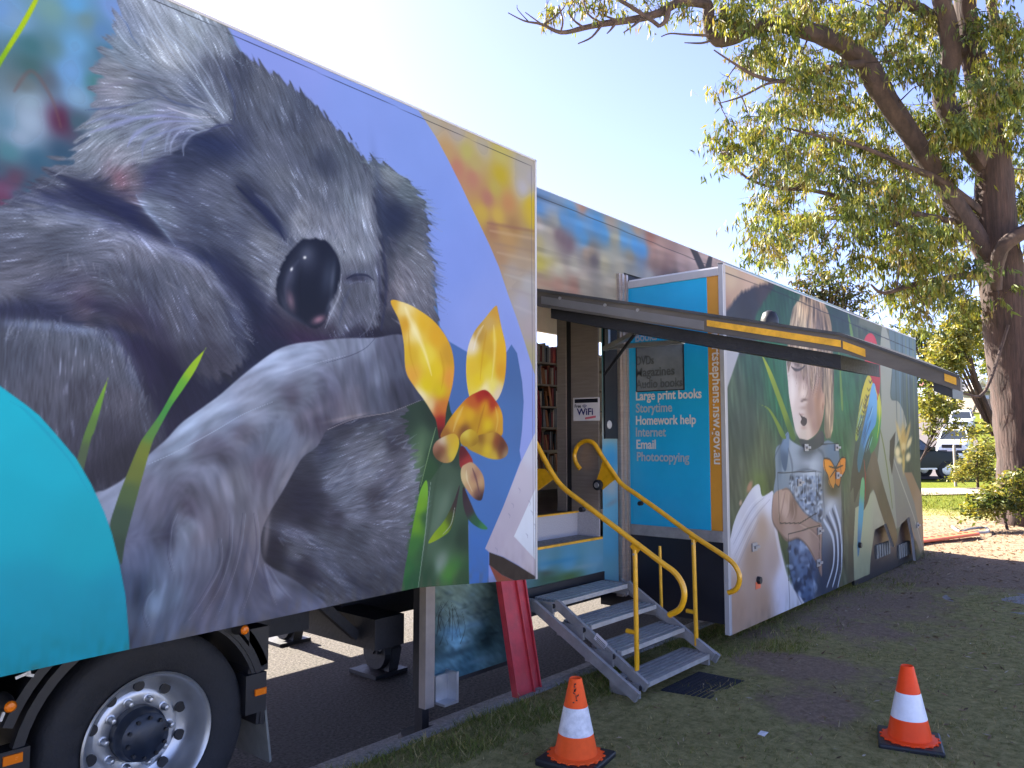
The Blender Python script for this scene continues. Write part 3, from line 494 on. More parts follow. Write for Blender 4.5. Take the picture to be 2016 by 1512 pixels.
    for t in ('345 1010 333 1040 330 1090 340 1130', '300 1160 285 1180 281 1210 292 1240', '478 1010 470 1070 455 1130 420 1220', '500 1010 505 1080 490 1150 470 1210', '430 1060 430 1110 400 1170 360 1230', '525 1115 545 1150 575 1185', '515 1110 525 1150 540 1195', '452 1010 450 1080 430 1150 390 1220'):
        m.stroke(PT(t), 6, (62, 62, 86), .4, 1, (.4, .1)); m.stroke([(x + 6, y) for x, y in PT(t)], 5, (160, 165, 190), .35, 1, (.4, .1))
    # grass blades
    def blade(left, right, cs):
        m.poly(PT(left) + PT(right)[::-1], S(cs), .004, True)
    blade('403 689 378 714 351 752 315 815 289 852 274 876 244 949 229 990 216 1035 222 1060', '403 689 385 728 362 764 336 802 312 846 300 871 286 919 268 985 247 1065 238 1112', '400 692 165 195 40;380 722 150 190 45;350 765 100 170 60;325 810 72 150 72;300 850 92 142 72;285 890 120 130 55;262 930 112 122 60;250 970 84 104 70;235 1020 66 86 72;230 1090 58 76 66')
    blade('212 747 193 787 168 849 152 904 140 950', '212 747 205 778 187 845 179 865 164 928 150 980', '210 750 140 180 60;195 790 110 160 60;178 840 96 130 66;160 900 84 100 76;150 960 75 85 80')
    blade('70 -6 40 46 0 112 -40 180', '76 -2 50 50 0 131 -40 210', '60 10 170 195 20;30 70 160 190 20;0 120 130 175 20')
    # turquoise disc
    m.poly(PT('-700 1500 -700 640 -200 690 0 760 51 797 77 818 104 848 149 901 179 952 205 1008 220 1050 235 1110 247 1172 253 1243 256 1300 256 1500'), S('''0 800 0 184 210;100 900 0 180 205;30 1000 0 174 198;180 1050 0 170 192;50 1200 0 158 186;230 1200 0 156 184;0 1330 0 154 182'''), .004, False)
    m.stroke(PT('40 800 90 850 140 910 175 970'), 9, (0, 138, 175), .35, 1, (.3, .2)); m.stroke(PT('20 790 60 815 110 870'), 5, (0, 140, 178), .35, 1, (.3, .2))
    # green leaf spears
    m.poly(PT('886 806 862 838 848 882 836 925 824 962 826 975 836 950 848 945 858 930 880 900 905 850'), S('860 860 40 66 50;840 920 46 80 52;870 880 34 54 46'), .004, False)
    m.stroke(PT('858 842 845 890 828 958'), 3, (140, 170, 120), .7, .6, (.5, .5))
    m.poly(PT('838 946 828 965 822 990 812 1040 790 1180 824 1175 830 1100 838 1040 842 985 842 955'), S('835 960 118 175 52;828 1000 118 172 40;822 1030 110 165 42;836 1020 45 85 62;816 1080 60 120 58;828 1090 52 92 60;800 1120 50 108 60;818 1140 42 88 58'), .004, True)
    m.stroke(PT('848 950 842 1000 836 1060 823 1160'), 2.5, (165, 180, 170), .7, .6, (.5, .8)); m.stroke(PT('870 900 856 960 846 1030 826 1160'), 12, (52, 74, 58), .45, 1, (.4, .8))
    # flower
    m.poly(PT('769 593 793 595 821 608 857 635 884 674 894 715 891 757 879 805 875 843 866 868 859 830 853 817 836 789 815 760 799 730 795 677 786 632'), S('772 598 215 165 40;795 605 235 215 150;815 650 245 230 165;800 640 205 150 30;830 640 222 175 30;860 660 220 165 30;840 700 232 208 70;860 730 225 195 30;885 700 200 150 40;885 745 222 150 60;810 700 215 175 40;810 740 225 165 60;840 760 222 195 15;865 770 215 190 20;830 780 242 228 190;850 800 232 215 160;860 805 190 90 40;872 800 205 120 50;866 830 150 25 30;868 855 70 20 32'), .004, True)
    m.stroke(PT('798 606 812 640 835 690 850 740'), 22, (248, 238, 190), .6, 1, (.3, .1)); m.stroke(PT('866 690 874 730 868 770'), 10, (195, 140, 25), .5, 1, (.2, .1)); m.stroke(PT('804 650 808 700 822 745'), 8, (190, 135, 25), .4, 1, (.2, .1))
    m.poly(PT('976 602 981 614 988 647 996 683 996 727 990 763 978 788 966 784 955 769 938 775 926 785 918 742 920 692 932 656 955 626'), S('975 610 200 150 50;965 640 195 160 90;975 660 220 180 40;985 690 225 175 40;960 680 205 165 50;945 660 180 140 60;930 680 230 215 190;932 720 220 185 50;950 710 215 180 30;965 730 228 205 60;985 730 220 160 40;945 750 225 195 30;970 760 235 220 110;980 775 225 205 180;955 765 240 225 180'), .004, True)
    m.stroke(PT('972 640 974 690 968 750'), 13, (240, 225, 150), .55, 1, (.2, .2)); m.stroke(PT('958 650 950 700 945 750'), 9, (190, 135, 25), .45, 1, (.2, .2)); m.stroke(PT('952 640 940 660 932 690'), 10, (235, 230, 220), .5, 1, (.2, .2))
    m.poly(PT('908 878 918 885 931 911 908 922 904 895'), S('912 890 90 20 32;920 910 165 50 50'), .004, True)
    m.poly(PT('957 768 976 789 988 812 990 836 985 860 940 870 902 866 868 862 878 836 896 810 917 786 935 774'), S('957 772 150 25 28;945 780 165 35 30;970 795 165 40 30;930 792 190 90 40;955 800 215 160 30;980 815 220 165 40;985 840 205 150 45;960 840 222 190 20;940 835 190 140 20;925 815 220 175 30;905 825 225 170 40;890 840 205 150 50;880 855 150 95 40;915 850 120 70 35;935 860 195 150 20;965 860 150 100 40'), .004, True)
    m.stroke(PT('912 800 900 825 892 850'), 12, (235, 215, 150), .45, 1, (.2, .2)); m.stroke(PT('955 795 945 830 938 858'), 7, (150, 95, 25), .5, 1, (.2, .2)); m.stroke(PT('975 800 980 825 976 850'), 8, (232, 205, 110), .5, 1, (.2, .2))
    m.poly(PT('940 858 960 853 976 851 990 862 1000 880 998 896 985 904 964 903 940 893 920 882 930 872'), S('945 865 140 95 30;965 860 200 160 50;960 885 215 185 40;940 880 185 150 40;978 870 130 60 35;988 880 80 35 32;994 895 160 140 110;975 898 215 185 60;985 890 110 55 35'), .004, True)
    m.poly(PT('885 855 898 856 904 870 900 890 890 908 874 911 858 902 852 885 860 868'), S('870 868 220 205 180;888 862 205 165 50;898 875 215 180 40;890 895 215 190 60;868 885 120 60 40;862 895 95 60 40;875 905 170 130 90;858 880 170 120 100'), .004, True)
    m.poly(PT('924 845 938 852 942 866 934 877 918 880 907 872 908 856'), S('918 855 225 205 90;930 858 205 165 30;935 870 150 110 25;915 872 170 130 30'), .004, True)
    m.poly(PT('931 911 949 932 954 955 951 975 947 985 936 983 923 970 909 946 908 923 916 914'), S('925 920 195 160 125;915 940 215 190 140;935 940 160 110 95;930 955 210 170 120;945 950 205 165 120;940 970 120 80 75;945 982 40 25 35;925 965 195 150 110'), .004, True)
    m.stroke(PT('930 922 938 945 945 978'), 7, (105, 70, 78), .8, .8, (.3, .3)); m.stroke(PT('918 925 920 945 930 968'), 6, (240, 225, 190), .6, 1, (.2, .2))
    m.poly(PT('905 955 900 988 890 1036 875 1054 844 1070 854 1050 875 1024 893 988'), S('904 965 55 40 52;897 995 60 45 50;890 1020 70 85 40;870 1040 130 165 35;850 1066 150 175 40'), .004, True)
    m.stroke(PT('895 1000 888 1032 872 1052'), 3, (190, 195, 190), .7, .6, (.4, .4))
    m.poly(PT('912 958 926 988 940 1018 960 1040 946 1041 923 1024 912 994'), S('914 968 55 38 50;925 1000 62 46 56;935 1025 42 92 66;955 1038 60 130 80'), .004, True)
    # book corner
    m.poly(PT('1058 843 1025 911 991 997 955 1080 963 1087 991 1096 1021 1113 1070 1148 1070 843'), S('1045 880 205 205 225;1020 940 198 190 208;990 1010 190 180 198;970 1070 188 176 194;1010 1090 196 184 200;1045 1120 205 192 205'), .004, False)
    m.poly(PT('1062 945 1012 1056 1062 1110'), (226, 230, 246), .004, False)
    for x, y in ((1020, 960), (1007, 990), (1000, 1010), (1040, 985), (1050, 1030), (1035, 1050), (975, 1078), (1045, 1005)): m.stroke([(x, y), (x + 4, y + 5), (x + 3, y + 11)], 2, (140, 140, 165), .6, .5, (.5, .3))
    m.poly(PT('963 1087 991 1097 1021 1114 1070 1145 1040 1155 1012 1143 988 1132 963 1112'), (58, 48, 46), .004, False); m.poly(PT('963 1112 988 1132 1012 1143 1030 1160 980 1150'), (150, 74, 58), .004, False)
    # edge folds of the panel
    m.stroke([(x, 12 + .4404 * (x - 330)) for x in (300, 500, 700, 900, 1045)], 2.2, (40, 42, 55), .85, .5, (1, 1)); m.stroke([(1046, 326), (1048, 700), (1050, 1000), (1052, 1140)], 1.6, (95, 95, 105), .6, .5, (1, 1))
    m.stroke([(1055, 318), (1056, 700), (1058, 1000), (1060, 1140)], 8, (190, 188, 198), .55, .4, (1, 1))
    k_ = int(np.searchsorted(u, .50)); m.c[:, :k_] = m.c[:, k_:k_ + 1]        # beyond the left of the picture the border colours run on
    grime(m, zb(u), .16)
    panel_mesh('koala_mural', U, V, YK, m.final(), trailer)
    us = [-1.2, p0[0], p1[0], xr - .01]; zs = [float(zb(np.array([x]))[0]) for x in us]
    b = MB().prism([(x, YK + .012, z + .004) for x, z in zip(us, zs)] + [(xr - .01, YK + .012, 3.68), (-1.2, YK + .012, 3.68)], (0, YM - YK - .03, 0))
    b.build('slide_out_box', M['white'], trailer)
    e = MB().box((xr - .012, YK - .004, zs[3] - .002), (xr + .004, YK + .03, 3.694)).box((-1.2, YK - .004, 3.690), (xr + .004, YK + .03, 3.702)); e.build('slide_out_trim', M['trim'], trailer)
koala()
# ---------------------------------------------------------------- the slide-out with the reading boy
def boy():
    pts = [onY(x, y, YR) for x, y in ((1439, 1252), (1712, 1130), (1714, 1098), (1722, 1043), (1745, 1030), (1762, 1078), (1774, 1032), (1790, 1017), (1799, 1058), (1804, 1105), (1817, 1083))]
    bx = [XR0] + [p[0] for p in pts[1:-1]] + [XR1]; bz = [.335] + [p[2] for p in pts[1:-1]] + [.30]
    u = np.unique(np.concatenate([np.arange(XR0, 8.0, .010), np.arange(8.0, XR1, .014), np.array(bx), [XR1]]))
    u = u[np.concatenate([[True], np.diff(u) > 1e-4])]
    U, V = panel_grid(u, lambda x: np.interp(x, bx, bz), lambda x: np.full_like(x, 3.392), 330)
    m = Mural(U, V, lambda x, y: tuple(onY(x, y, YR)[[0, 2]]), GAIN); m.du = .012
    ALL = (slice(0, U.shape[0]), slice(0, U.shape[1]))
    m.c[:] = m.color(S('''1450 760 75 88 74;1480 720 55 85 65;1500 900 82 90 74;1460 950 85 90 80;1460 850 70 80 72;1540 780 45 100 72;1520 700 45 95 65;1530 600 45 75 55;1600 560 48 75 60;1660 640 40 55 45;1670 700 48 85 55;1670 760 50 98 62;1650 850 60 95 62;1690 640 78 86 66;1700 900 108 108 94;1690 1000 102 102 90;1690 1080 92 92 82;1560 950 74 78 68;1500 960 96 110 62;1620 560 55 75 60;1760 700 80 90 85;1800 900 60 66 60'''), ALL)
    n1 = m.lic(m.field([(1450, 700, .1, 1), (1700, 900, .1, 1), (1780, 800, .05, 1)]), 14, 4, 31)
    m.c *= (1 + .07 * n1)[..., None]
    for q in D4('''1500 880 18 60 0 100 112 78 .4;1475 960 16 40 0 108 122 70 .4;1540 720 16 60 0 42 104 70 .5;1650 760 14 80 0 44 110 66 .5;1480 840 12 50 0 60 70 62 .5;1520 950 14 40 0 60 66 58 .5;1640 620 14 30 0 36 50 40 .5'''): m.blob(q[0], q[1], q[2], q[3], q[5:8], q[8], q[4])
    m.poly(PT('1415 505 1519 559 1490 600 1430 640 1415 700'), S('1440 545 182 162 142;1480 560 182 157 142;1450 590 170 145 128;1435 620 155 125 112;1500 560 185 160 138'), .03, False)
    m.poly(PT('1420 632 1432 612 1445 590 1470 570 1500 560 1524 562 1500 600 1487 625 1487 650 1480 690 1420 695'), S('1440 650 66 66 72;1480 590 58 54 58;1500 570 70 60 60'), .04, True, fuzz=.006, fsrc=n1)
    m.poly(PT('1415 680 1457 690 1440 740 1428 775 1415 800'), (165, 165, 176), .02, False)
    # olive ground at the right
    m.poly(PT('1690 640 1730 655 1737 660 1700 790 1672 1000 1668 1150 1716 1150 1720 1000 1740 850 1760 600 1700 580'), S('1700 700 102 104 86;1690 900 106 104 92;1685 1100 88 86 76'), .05, False)
    m.poly(PT('1738 640 1750 665 1756 720 1753 782 1768 790 1780 810 1786 835 1772 862 1760 900 1764 1000 1776 1034 1700 1050 1722 950 1735 820 1733 700'), S('1745 700 150 150 138;1760 830 152 150 140;1750 1000 146 146 134'), .015)
    m.poly(PT('1750 640 1765 640 1830 680 1830 1000 1800 930 1784 830 1770 792 1755 780 1757 720'), S('1770 690 100 115 120;1790 760 70 78 74;1800 850 62 68 58;1790 720 105 125 135'), .02)
    for x, cc in ((1762, (60, 70, 66)), (1770, (105, 135, 160)), (1776, (56, 62, 54)), (1783, (120, 125, 70)), (1790, (62, 70, 66)), (1797, (130, 135, 90)), (1803, (72, 80, 84)), (1787, (110, 125, 140))): m.stroke([(x, 655), (x + 2, 760), (x + 6, 900)], 6, cc, .6, .9, (.6, .2))
    m.poly(PT('1768 930 1795 930 1830 1010 1830 1100 1800 1060 1785 1010'), S('1790 960 140 112 90;1805 1030 156 130 110'), .02, False)
    m.poly(PT('1752 890 1772 905 1800 990 1818 1080 1812 1090 1790 1020 1766 1040 1760 960'), (128, 124, 118), .02, False)
    m.stroke(PT('1753 885 1775 950 1800 1020 1816 1078'), 3, (180, 175, 165), .7, .6, (.6, .6)); m.poly(PT('1752 868 1763 850 1760 900 1756 935 1751 905'), (70, 58, 46), .02, False)
    for q in D4('''1778 868 7 34 0 196 158 84 .9;1770 855 3 26 -12 205 172 105 .8;1787 855 3 26 12 200 165 95 .8;1767 890 6 13 0 226 205 160 .95;1790 872 4 14 20 222 200 150 .95;1771 906 6 8 -20 222 200 150 .95;1788 900 5 10 10 222 202 155 .95;1779 880 5 10 0 205 180 130 .9;1779 912 3 22 0 196 166 100 .9;1779 890 2 6 0 150 120 70 .8'''): m.blob(q[0], q[1], q[2], q[3], q[5:8], q[8], q[4], 2.0)
    m.stroke(PT('1727 820 1740 880 1752 960 1757 1000'), 5, (104, 112, 52), .8, .7, (.6, .6))
    m.poly(PT('1684 1000 1700 990 1718 966 1734 990 1742 1036 1722 1046 1715 1140 1682 1150 1680 1080'), S('1700 1020 165 168 140;1700 1110 150 155 132;1730 1020 165 162 142'), .01, False)
    # branch, tail and parrot
    m.poly(PT('1700 880 1722 890 1735 940 1748 985 1764 1040 1766 1076 1760 1080 1745 1040 1732 1002 1718 962 1708 990 1698 1004 1694 960'), S('1720 930 112 96 82;1740 990 92 80 66;1760 1060 110 92 68;1705 980 84 72 60'), .012)
    m.poly(PT('1690 850 1712 862 1716 890 1700 945 1690 968 1682 990 1680 960 1674 968 1678 920'), S('1700 870 70 92 84;1690 940 78 70 62;1700 900 60 66 66'), .012)
    m.poly(PT('1696 945 1702 950 1700 1010 1692 1085 1688 1088 1690 1010'), S('1698 960 110 165 120;1694 1010 80 150 175;1690 1075 74 120 150'), .008); m.stroke(PT('1701 905 1704 945 1703 985'), 3, (170, 50, 44), .8, .6, (.6, .5))
    m.poly(PT('1726 760 1734 790 1735 825 1728 870 1714 892 1712 850 1722 820'), S('1730 790 180 180 60;1728 850 72 140 72;1718 880 70 120 76'), .01)
    m.poly(PT('1702 668 1712 656 1722 663 1729 690 1733 735 1731 772 1723 792 1714 745 1708 730 1701 700'), S('1712 670 190 60 66;1725 720 178 52 58;1725 770 160 44 46'), .01); m.blob(1712, 680, 5, 6, (120, 40, 46), .7); m.blob(1714, 678, 2, 2.5, (240, 230, 230), .9)
    m.poly(PT('1710 738 1698 768 1690 815 1684 862 1690 862 1706 805 1719 765'), S('1700 780 190 175 62;1690 850 140 150 60'), .008)
    for i in range(26):
        x = 1688 + rnd.random() * 26; y = 745 + (1714 - x) * 4 + rnd.random() * 16; m.stroke([(x - 3, y), (x, y + 5), (x + 3, y)], 2, (70, 62, 32), .7, .5, (.8, .8))
    m.poly(PT('1718 755 1726 775 1725 830 1714 852 1704 880 1692 930 1688 905 1696 860 1706 812'), S('1720 780 110 160 205;1712 840 84 140 190;1696 900 70 105 120;1704 870 76 120 160'), .008)
    for i in range(22):
        x = 1694 + rnd.random() * 28; y = 775 + rnd.random() * 90; m.stroke([(x, y), (x - 4, y + 14), (x - 8, y + 26)], 2.5, [(50, 92, 140), (150, 190, 220), (60, 70, 90)][i % 3], .6, .6, (.5, .2))
    m.stroke(PT('1722 762 1730 790 1731 830 1727 862'), 4, (214, 196, 60), .8, .6, (.4, .3))
    # clothes
    cl = PT('1527 935 1527 885 1540 872 1550 852 1556 866 1580 880 1600 884 1622 870 1634 868 1652 888 1657 960 1658 1080 1652 1150 1640 1164 1604 1182 1578 1194 1556 1130 1548 1000 1524 975')
    m.poly(cl, S('1540 900 120 134 150;1560 880 150 160 176;1590 900 110 116 128;1600 930 165 172 186;1640 900 110 126 146;1640 960 100 88 66;1640 1000 150 156 172;1590 980 110 124 150;1570 1100 104 122 154;1590 1160 84 104 140;1620 1160 60 70 92;1560 1130 70 84 108;1645 1120 60 66 84'), .012)
    R = np.random.default_rng(5)
    for i in range(170):
        x = 1556 + R.random() * 62; y = 938 + R.random() * 90
        if y > 1000 + (x - 1575) * .9: continue
        c = [(58, 66, 88), (188, 198, 216), (120, 136, 168), (36, 40, 54), (150, 165, 190)][i % 5]; m.blob(x, y, R.uniform(1.5, 4.5), R.uniform(2, 7), c, .75, R.uniform(-20, 20), 2)
    for i in range(90):
        x = 1552 + R.random() * 52; y = 1062 + R.random() * 120
        if y > 1130 + (x - 1552) * 1.1 + 30: continue
        c = [(58, 70, 98), (160, 176, 205), (104, 124, 160), (44, 52, 74)][i % 4]; m.blob(x, y, R.uniform(2, 6), R.uniform(3, 12), c, .65, R.uniform(-20, 20), 2)
    for x in (1558, 1582, 1606): m.stroke([(x, 935), (x + 1, 990), (x + 3, 1030)], 4, (180, 192, 214), .6, .8, (.8, .5)); m.stroke([(x + 5, 935), (x + 6, 990)], 3, (40, 46, 62), .7, .8, (.8, .5))
    for q in D4('''1568 965 6 14 0 200 205 216 .8;1591 962 5 13 0 196 202 214 .8;1568 965 3 7 0 90 92 104 .8;1591 962 3 7 0 80 84 98 .8;1595 888 20 8 -8 70 74 84 .7;1596 912 22 10 4 176 182 196 .7;1590 932 24 6 4 196 204 218 .6;1548 885 5 34 8 80 100 132 .6;1544 905 4 30 6 160 174 194 .6;1640 905 16 30 0 92 108 128 .5;1640 940 18 12 0 58 50 36 .6;1637 985 14 14 -30 200 205 216 .6;1536 900 5 40 0 70 84 104 .5;1586 1100 12 16 0 88 104 138 .6'''): m.blob(q[0], q[1], q[2], q[3], q[5:8], q[8], q[4])
    m.poly(PT('1540 868 1552 850 1553 880 1548 925 1541 920 1536 890'), S('1548 870 110 130 160;1545 910 76 94 120'), .01)
    for i, xo in enumerate((0, 7, 14, 21, 27)):
        m.stroke([(1622 + xo * .8, 1024 - xo), (1640 + xo * .55, 1060 - xo * .6), (1641 + xo * .6, 1110), (1628 + xo * .8, 1155)], 7, [(196, 204, 222), (66, 76, 98)][i % 2], .9, .5, (.7, .4))
    # face
    m.poly(PT('1555 690 1552 760 1559 812 1567 850 1579 867 1595 864 1612 847 1622 812 1624 760 1620 690'), S('1560 770 212 198 198;1568 830 202 188 188;1582 770 200 178 170;1576 800 200 182 178;1596 800 160 132 122;1610 790 182 144 120;1602 840 196 166 154;1574 722 176 156 150;1590 740 150 126 118;1615 830 165 130 112;1582 856 196 180 172;1592 850 205 184 174'), .008)
    for q in D4('''1572 720 9 4 20 84 68 66 .8;1569 716 11 2 20 70 56 54 .6;1576 752 3 26 6 168 146 138 .5;1581 775 6 9 0 222 208 202 .6;1584 787 6 3 0 86 66 62 .8;1579 790 3 2 0 90 70 66 .7;1586 792 5 3 0 210 192 184 .6;1582 803 8 4 0 150 124 116 .5;1596 770 6 34 8 140 112 102 .4;1618 795 4 14 0 214 178 152 .6;1620 800 2 9 0 120 86 70 .6'''): m.blob(q[0], q[1], q[2], q[3], q[5:8], q[8], q[4])
    m.poly(PT('1573 813 1579 819 1588 824 1588 834 1582 839 1576 832 1578 824'), (66, 48, 50), .006); m.blob(1582, 842, 6, 4, (170, 134, 128), .6); m.blob(1578, 816, 5, 2, (150, 116, 110), .6)
    m.poly(PT('1574 864 1596 866 1618 848 1622 872 1600 886 1580 880'), (66, 66, 72), .01)
    # hair
    hair = PT('1570 592 1590 575 1612 580 1628 606 1637 640 1640 700 1641 780 1640 850 1630 862 1623 850 1624 800 1619 762 1608 738 1600 770 1592 735 1580 745 1572 712 1560 708 1552 735 1550 690 1553 645 1561 612')
    Dh = m.field(D4('1560 640 -.2 1;1590 600 -.1 1;1620 640 .15 1;1600 720 .1 1;1635 760 0 1;1560 700 -.2 1')); h1 = m.lic(Dh, 16, 2, 41)
    w_, a_ = m.poly(hair, S('1565 620 168 152 146;1590 600 150 130 120;1580 660 176 162 158;1610 640 132 112 104;1630 700 138 120 112;1600 720 160 140 132;1632 800 140 124 118;1558 700 130 112 106;1635 850 150 132 124'), .02, True, fuzz=.012, fsrc=h1)
    g = np.zeros(U.shape, np.float32); g[w_] = a_; m.c *= (1 + .17 * h1 * g)[..., None]; m.c[..., 2] *= 1 - .13 * g; m.c[..., 1] *= 1 - .02 * g
    for i in range(60):
        x = 1558 + R.random() * 78; y = 600 + R.random() * 110; m.stroke([(x, y), (x + (x - 1595) * .1, y + 40), (x + (x - 1595) * .16, y + 85)], R.uniform(1.5, 3), [(196, 182, 176), (92, 76, 70), (160, 142, 134)][i % 3], .5, .7, (.3, 0))
    for q in D4('''1612 770 7 60 4 120 84 66 .45;1604 838 10 26 -20 130 96 84 .45;1560 760 4 50 0 226 216 214 .5;1570 846 8 14 20 214 200 194 .5;1590 730 22 16 0 120 98 92 .4;1566 735 8 10 0 150 128 120 .4'''): m.blob(q[0], q[1], q[2], q[3], q[5:8], q[8], q[4])
    m.stroke(PT('1558 722 1566 728 1576 727 1585 720'), 5, (54, 40, 38), .9, .7, (.4, .4)); m.stroke(PT('1560 714 1570 718 1582 714'), 4, (120, 96, 90), .6, 1, (.3, .3)); m.blob(1576, 742, 7, 10, (150, 124, 116), .5); m.stroke(PT('1589 745 1591 768 1586 784'), 5, (128, 100, 92), .55, 1, (.3, .4))
    for i in range(34):
        x = 1586 + R.random() * 30; y = 690 + R.random() * 26; m.stroke([(x, y), (x + (x - 1590) * .15 + 2, y + 34), (x + (x - 1590) * .1 - 3, y + 72)], R.uniform(1.6, 3.2), [(190, 172, 160), (88, 70, 62), (146, 124, 112), (116, 94, 84)][i % 4], .6, .7, (.5, 0))
    # hand and book
    m.poly(PT('1438 1060 1470 978 1493 953 1500 976 1512 972 1522 968 1524 1000 1530 1040 1540 1095 1556 1150 1584 1192 1540 1215 1430 1262'), S('1450 1050 196 196 212;1480 1000 190 190 206;1495 970 205 205 216;1515 985 208 206 220;1500 1040 176 154 142;1480 1100 164 142 130;1450 1200 172 146 132;1520 1100 176 158 154;1540 1150 210 206 224;1560 1185 205 206 226;1500 1190 174 148 134'), .01)
    for t in ('1440 1066 1475 1000 1500 975', '1442 1090 1478 1020 1512 978', '1444 1120 1470 1060 1490 1020'): m.stroke(PT(t), 4, (220, 218, 228), .4, .9, (.5, .5)); m.stroke([(x + 4, y + 5) for x, y in PT(t)], 3, (140, 136, 150), .5, .8, (.5, .5))
    m.stroke(PT('1526 1040 1538 1095 1556 1150 1580 1190'), 16, (218, 218, 234), .6, 1, (.4, .6)); m.blob(1476, 958, 5, 13, (170, 130, 112), .9, 18, 2); m.blob(1458, 990, 3, 6, (190, 160, 145), .8, 10, 2)
    m.poly(PT('1523 975 1540 963 1552 962 1566 985 1582 1008 1604 1026 1618 1034 1617 1080 1618 1134 1608 1112 1590 1078 1572 1060 1550 1066 1534 1048 1521 1025'), S('1550 975 172 146 134;1545 1000 186 160 150;1535 1030 150 124 114;1575 1010 160 134 124;1600 1040 152 128 120;1590 1060 170 146 138;1610 1110 150 126 120;1555 1050 170 146 138;1562 995 126 102 94'), .012)
    for t in ('1546 968 1540 1000 1536 1020', '1556 972 1556 1000 1550 1020', '1566 988 1568 1010 1564 1024', '1575 1030 1600 1045 1615 1060'): m.stroke(PT(t), 5, (118, 94, 86), .5, 1, (.3, .2)); m.stroke([(x - 4, y) for x, y in PT(t)], 4, (205, 182, 172), .45, 1, (.3, .2))
    for t, w_, c_ in (('1522 975 1520 1020 1534 1048 1552 1064 1572 1060 1592 1078 1610 1114 1617 1134', 4, (58, 46, 44)), ('1540 964 1554 964 1568 986 1584 1008 1606 1026 1619 1036', 3.5, (64, 54, 54)), ('1619 1036 1618 1080 1618 1132', 3, (70, 58, 56)), ('1556 1130 1566 1162 1580 1192', 5, (40, 42, 52)), ('1527 940 1524 905 1538 874 1552 852', 3, (52, 60, 78)), ('1658 890 1660 980 1660 1080 1652 1150', 4, (44, 48, 58)), ('1610 884 1622 900 1620 960 1624 1010', 6, (62, 66, 78)), ('1552 884 1560 920 1556 960', 6, (56, 62, 78)), ('1562 930 1590 925 1618 930', 4, (52, 58, 74))): m.stroke(PT(t), w_ * 1.5, c_, .45, 1, (.5, .3))
    m.blob(1640, 958, 14, 30, (60, 50, 40), .55); m.blob(1632, 1000, 8, 16, (205, 210, 222), .6, 30)
    # butterfly
    m.poly(PT('1622 903 1634 905 1645 922 1656 902 1665 902 1664 926 1656 940 1652 958 1644 952 1640 962 1632 952 1630 936 1622 922'), S('1630 915 214 140 40;1660 912 206 130 44;1640 950 190 130 60;1648 940 180 112 40'), .008)
    for t in ('1622 903 1634 905 1645 922', '1645 922 1656 902 1665 902', '1622 903 1624 922 1630 936', '1665 902 1664 926 1656 940', '1645 922 1632 918', '1645 924 1634 940', '1646 922 1660 916', '1646 926 1654 942', '1645 918 1645 950', '1630 936 1634 952 1640 962', '1656 940 1652 958 1644 952'): m.stroke(PT(t), 2.4, (36, 26, 20), .85, .6, (.9, .7))
    # blades of grass
    for l, r in (('1497 692 1512 735 1535 800 1556 860', '1497 692 1520 735 1545 800 1566 860'), ('1498 797 1512 806 1526 832 1538 860', '1498 797 1516 806 1534 834 1548 862'), ('1648 650 1652 720 1656 800', '1648 650 1655 720 1660 800'), ('1668 610 1672 640 1676 670', '1668 610 1676 640 1681 670')): m.poly(PT(l) + PT(r)[::-1], S('1500 700 150 160 50;1540 800 122 140 46;1650 700 104 130 56;1560 850 84 110 50'), .006)
    # hatch seams
    for t in ('1424 535 1519 570 1640 622 1800 690', '1437 1060 1440 1250', '1553 1142 1555 1205', '1531 931 1606 928 1608 1010 1575 1030 1535 1030 1531 931', '1616 875 1650 873 1656 930 1657 1000 1655 1130', '1552 1142 1552 1052 1614 1034 1612 1125'):
        P_ = PT(t)
        for a, b in zip(P_[:-1], P_[1:]): m.stroke([a, ((a[0] + b[0]) / 2, (a[1] + b[1]) / 2), b], 1.5, (34, 32, 34), .8, .5, (1, 1))
    m.poly([(1424, 500), (1427.5, 521), (1442, 1270), (1436, 1270)], (176, 174, 184), .004, False)
    m.c = np.clip(100 + (m.c - 104) * 1.2, 4, 240)
    grime(m, np.interp(u, bx, bz), .22)
    panel_mesh('reading_boy_mural', U, V, YR, m.final(), trailer)
    MB().box((XR0 + .01, YR + .012, .95), (XR1 - .01, YM - .03, 3.38)).build('slide_out_box', M['white'], trailer)
    b = MB()
    for (x0, z0), (x1, z1) in zip(list(zip(bx, bz))[:-1], list(zip(bx, bz))[1:]):
        if x1 - x0 > .02: b.hexa([(x0, YR + .006, z0 + .006), (x1, YR + .006, z1 + .006), (x1, YR + .04, z1 + .006), (x0, YR + .04, z0 + .006), (x0, YR + .006, 1.2), (x1, YR + .006, 1.2), (x1, YR + .04, 1.2), (x0, YR + .04, 1.2)])
    b.build('skirt', M['trim'], trailer)
    MB().box((XR0 - .012, YR - .004, .34), (XR0 + .004, YR + .035, 3.40)).box((XR0 - .012, YR - .004, 3.392), (XR1, YR + .04, 3.405)).build('slide_out_trim', M['trim'], trailer)
    # latches, locks
    for x, y in ((1484, 1077), (1586, 881), (1612, 1045), (1610, 1108), (1648, 936), (1573, 950), (1646, 881), (1806, 1034)):
        p = onY(x, y, YR); MB().box((p[0] - .05, YR - .012, p[2] - .035), (p[0] + .05, YR - .001, p[2] + .035)).box((p[0] - .02, YR - .03, p[2] - .012), (p[0] + .07, YR - .012, p[2] + .012)).build('latch', M['grey'], trailer)
    for x, y in ((1492, 1142), (1691, 1073)):
        p = onY(x, y, YR); MB().lathe([(0, -.03), (.03, -.03), (.034, 0)], (p[0], YR, p[2]), 'Y', 14).build('lock', M['black'], trailer)
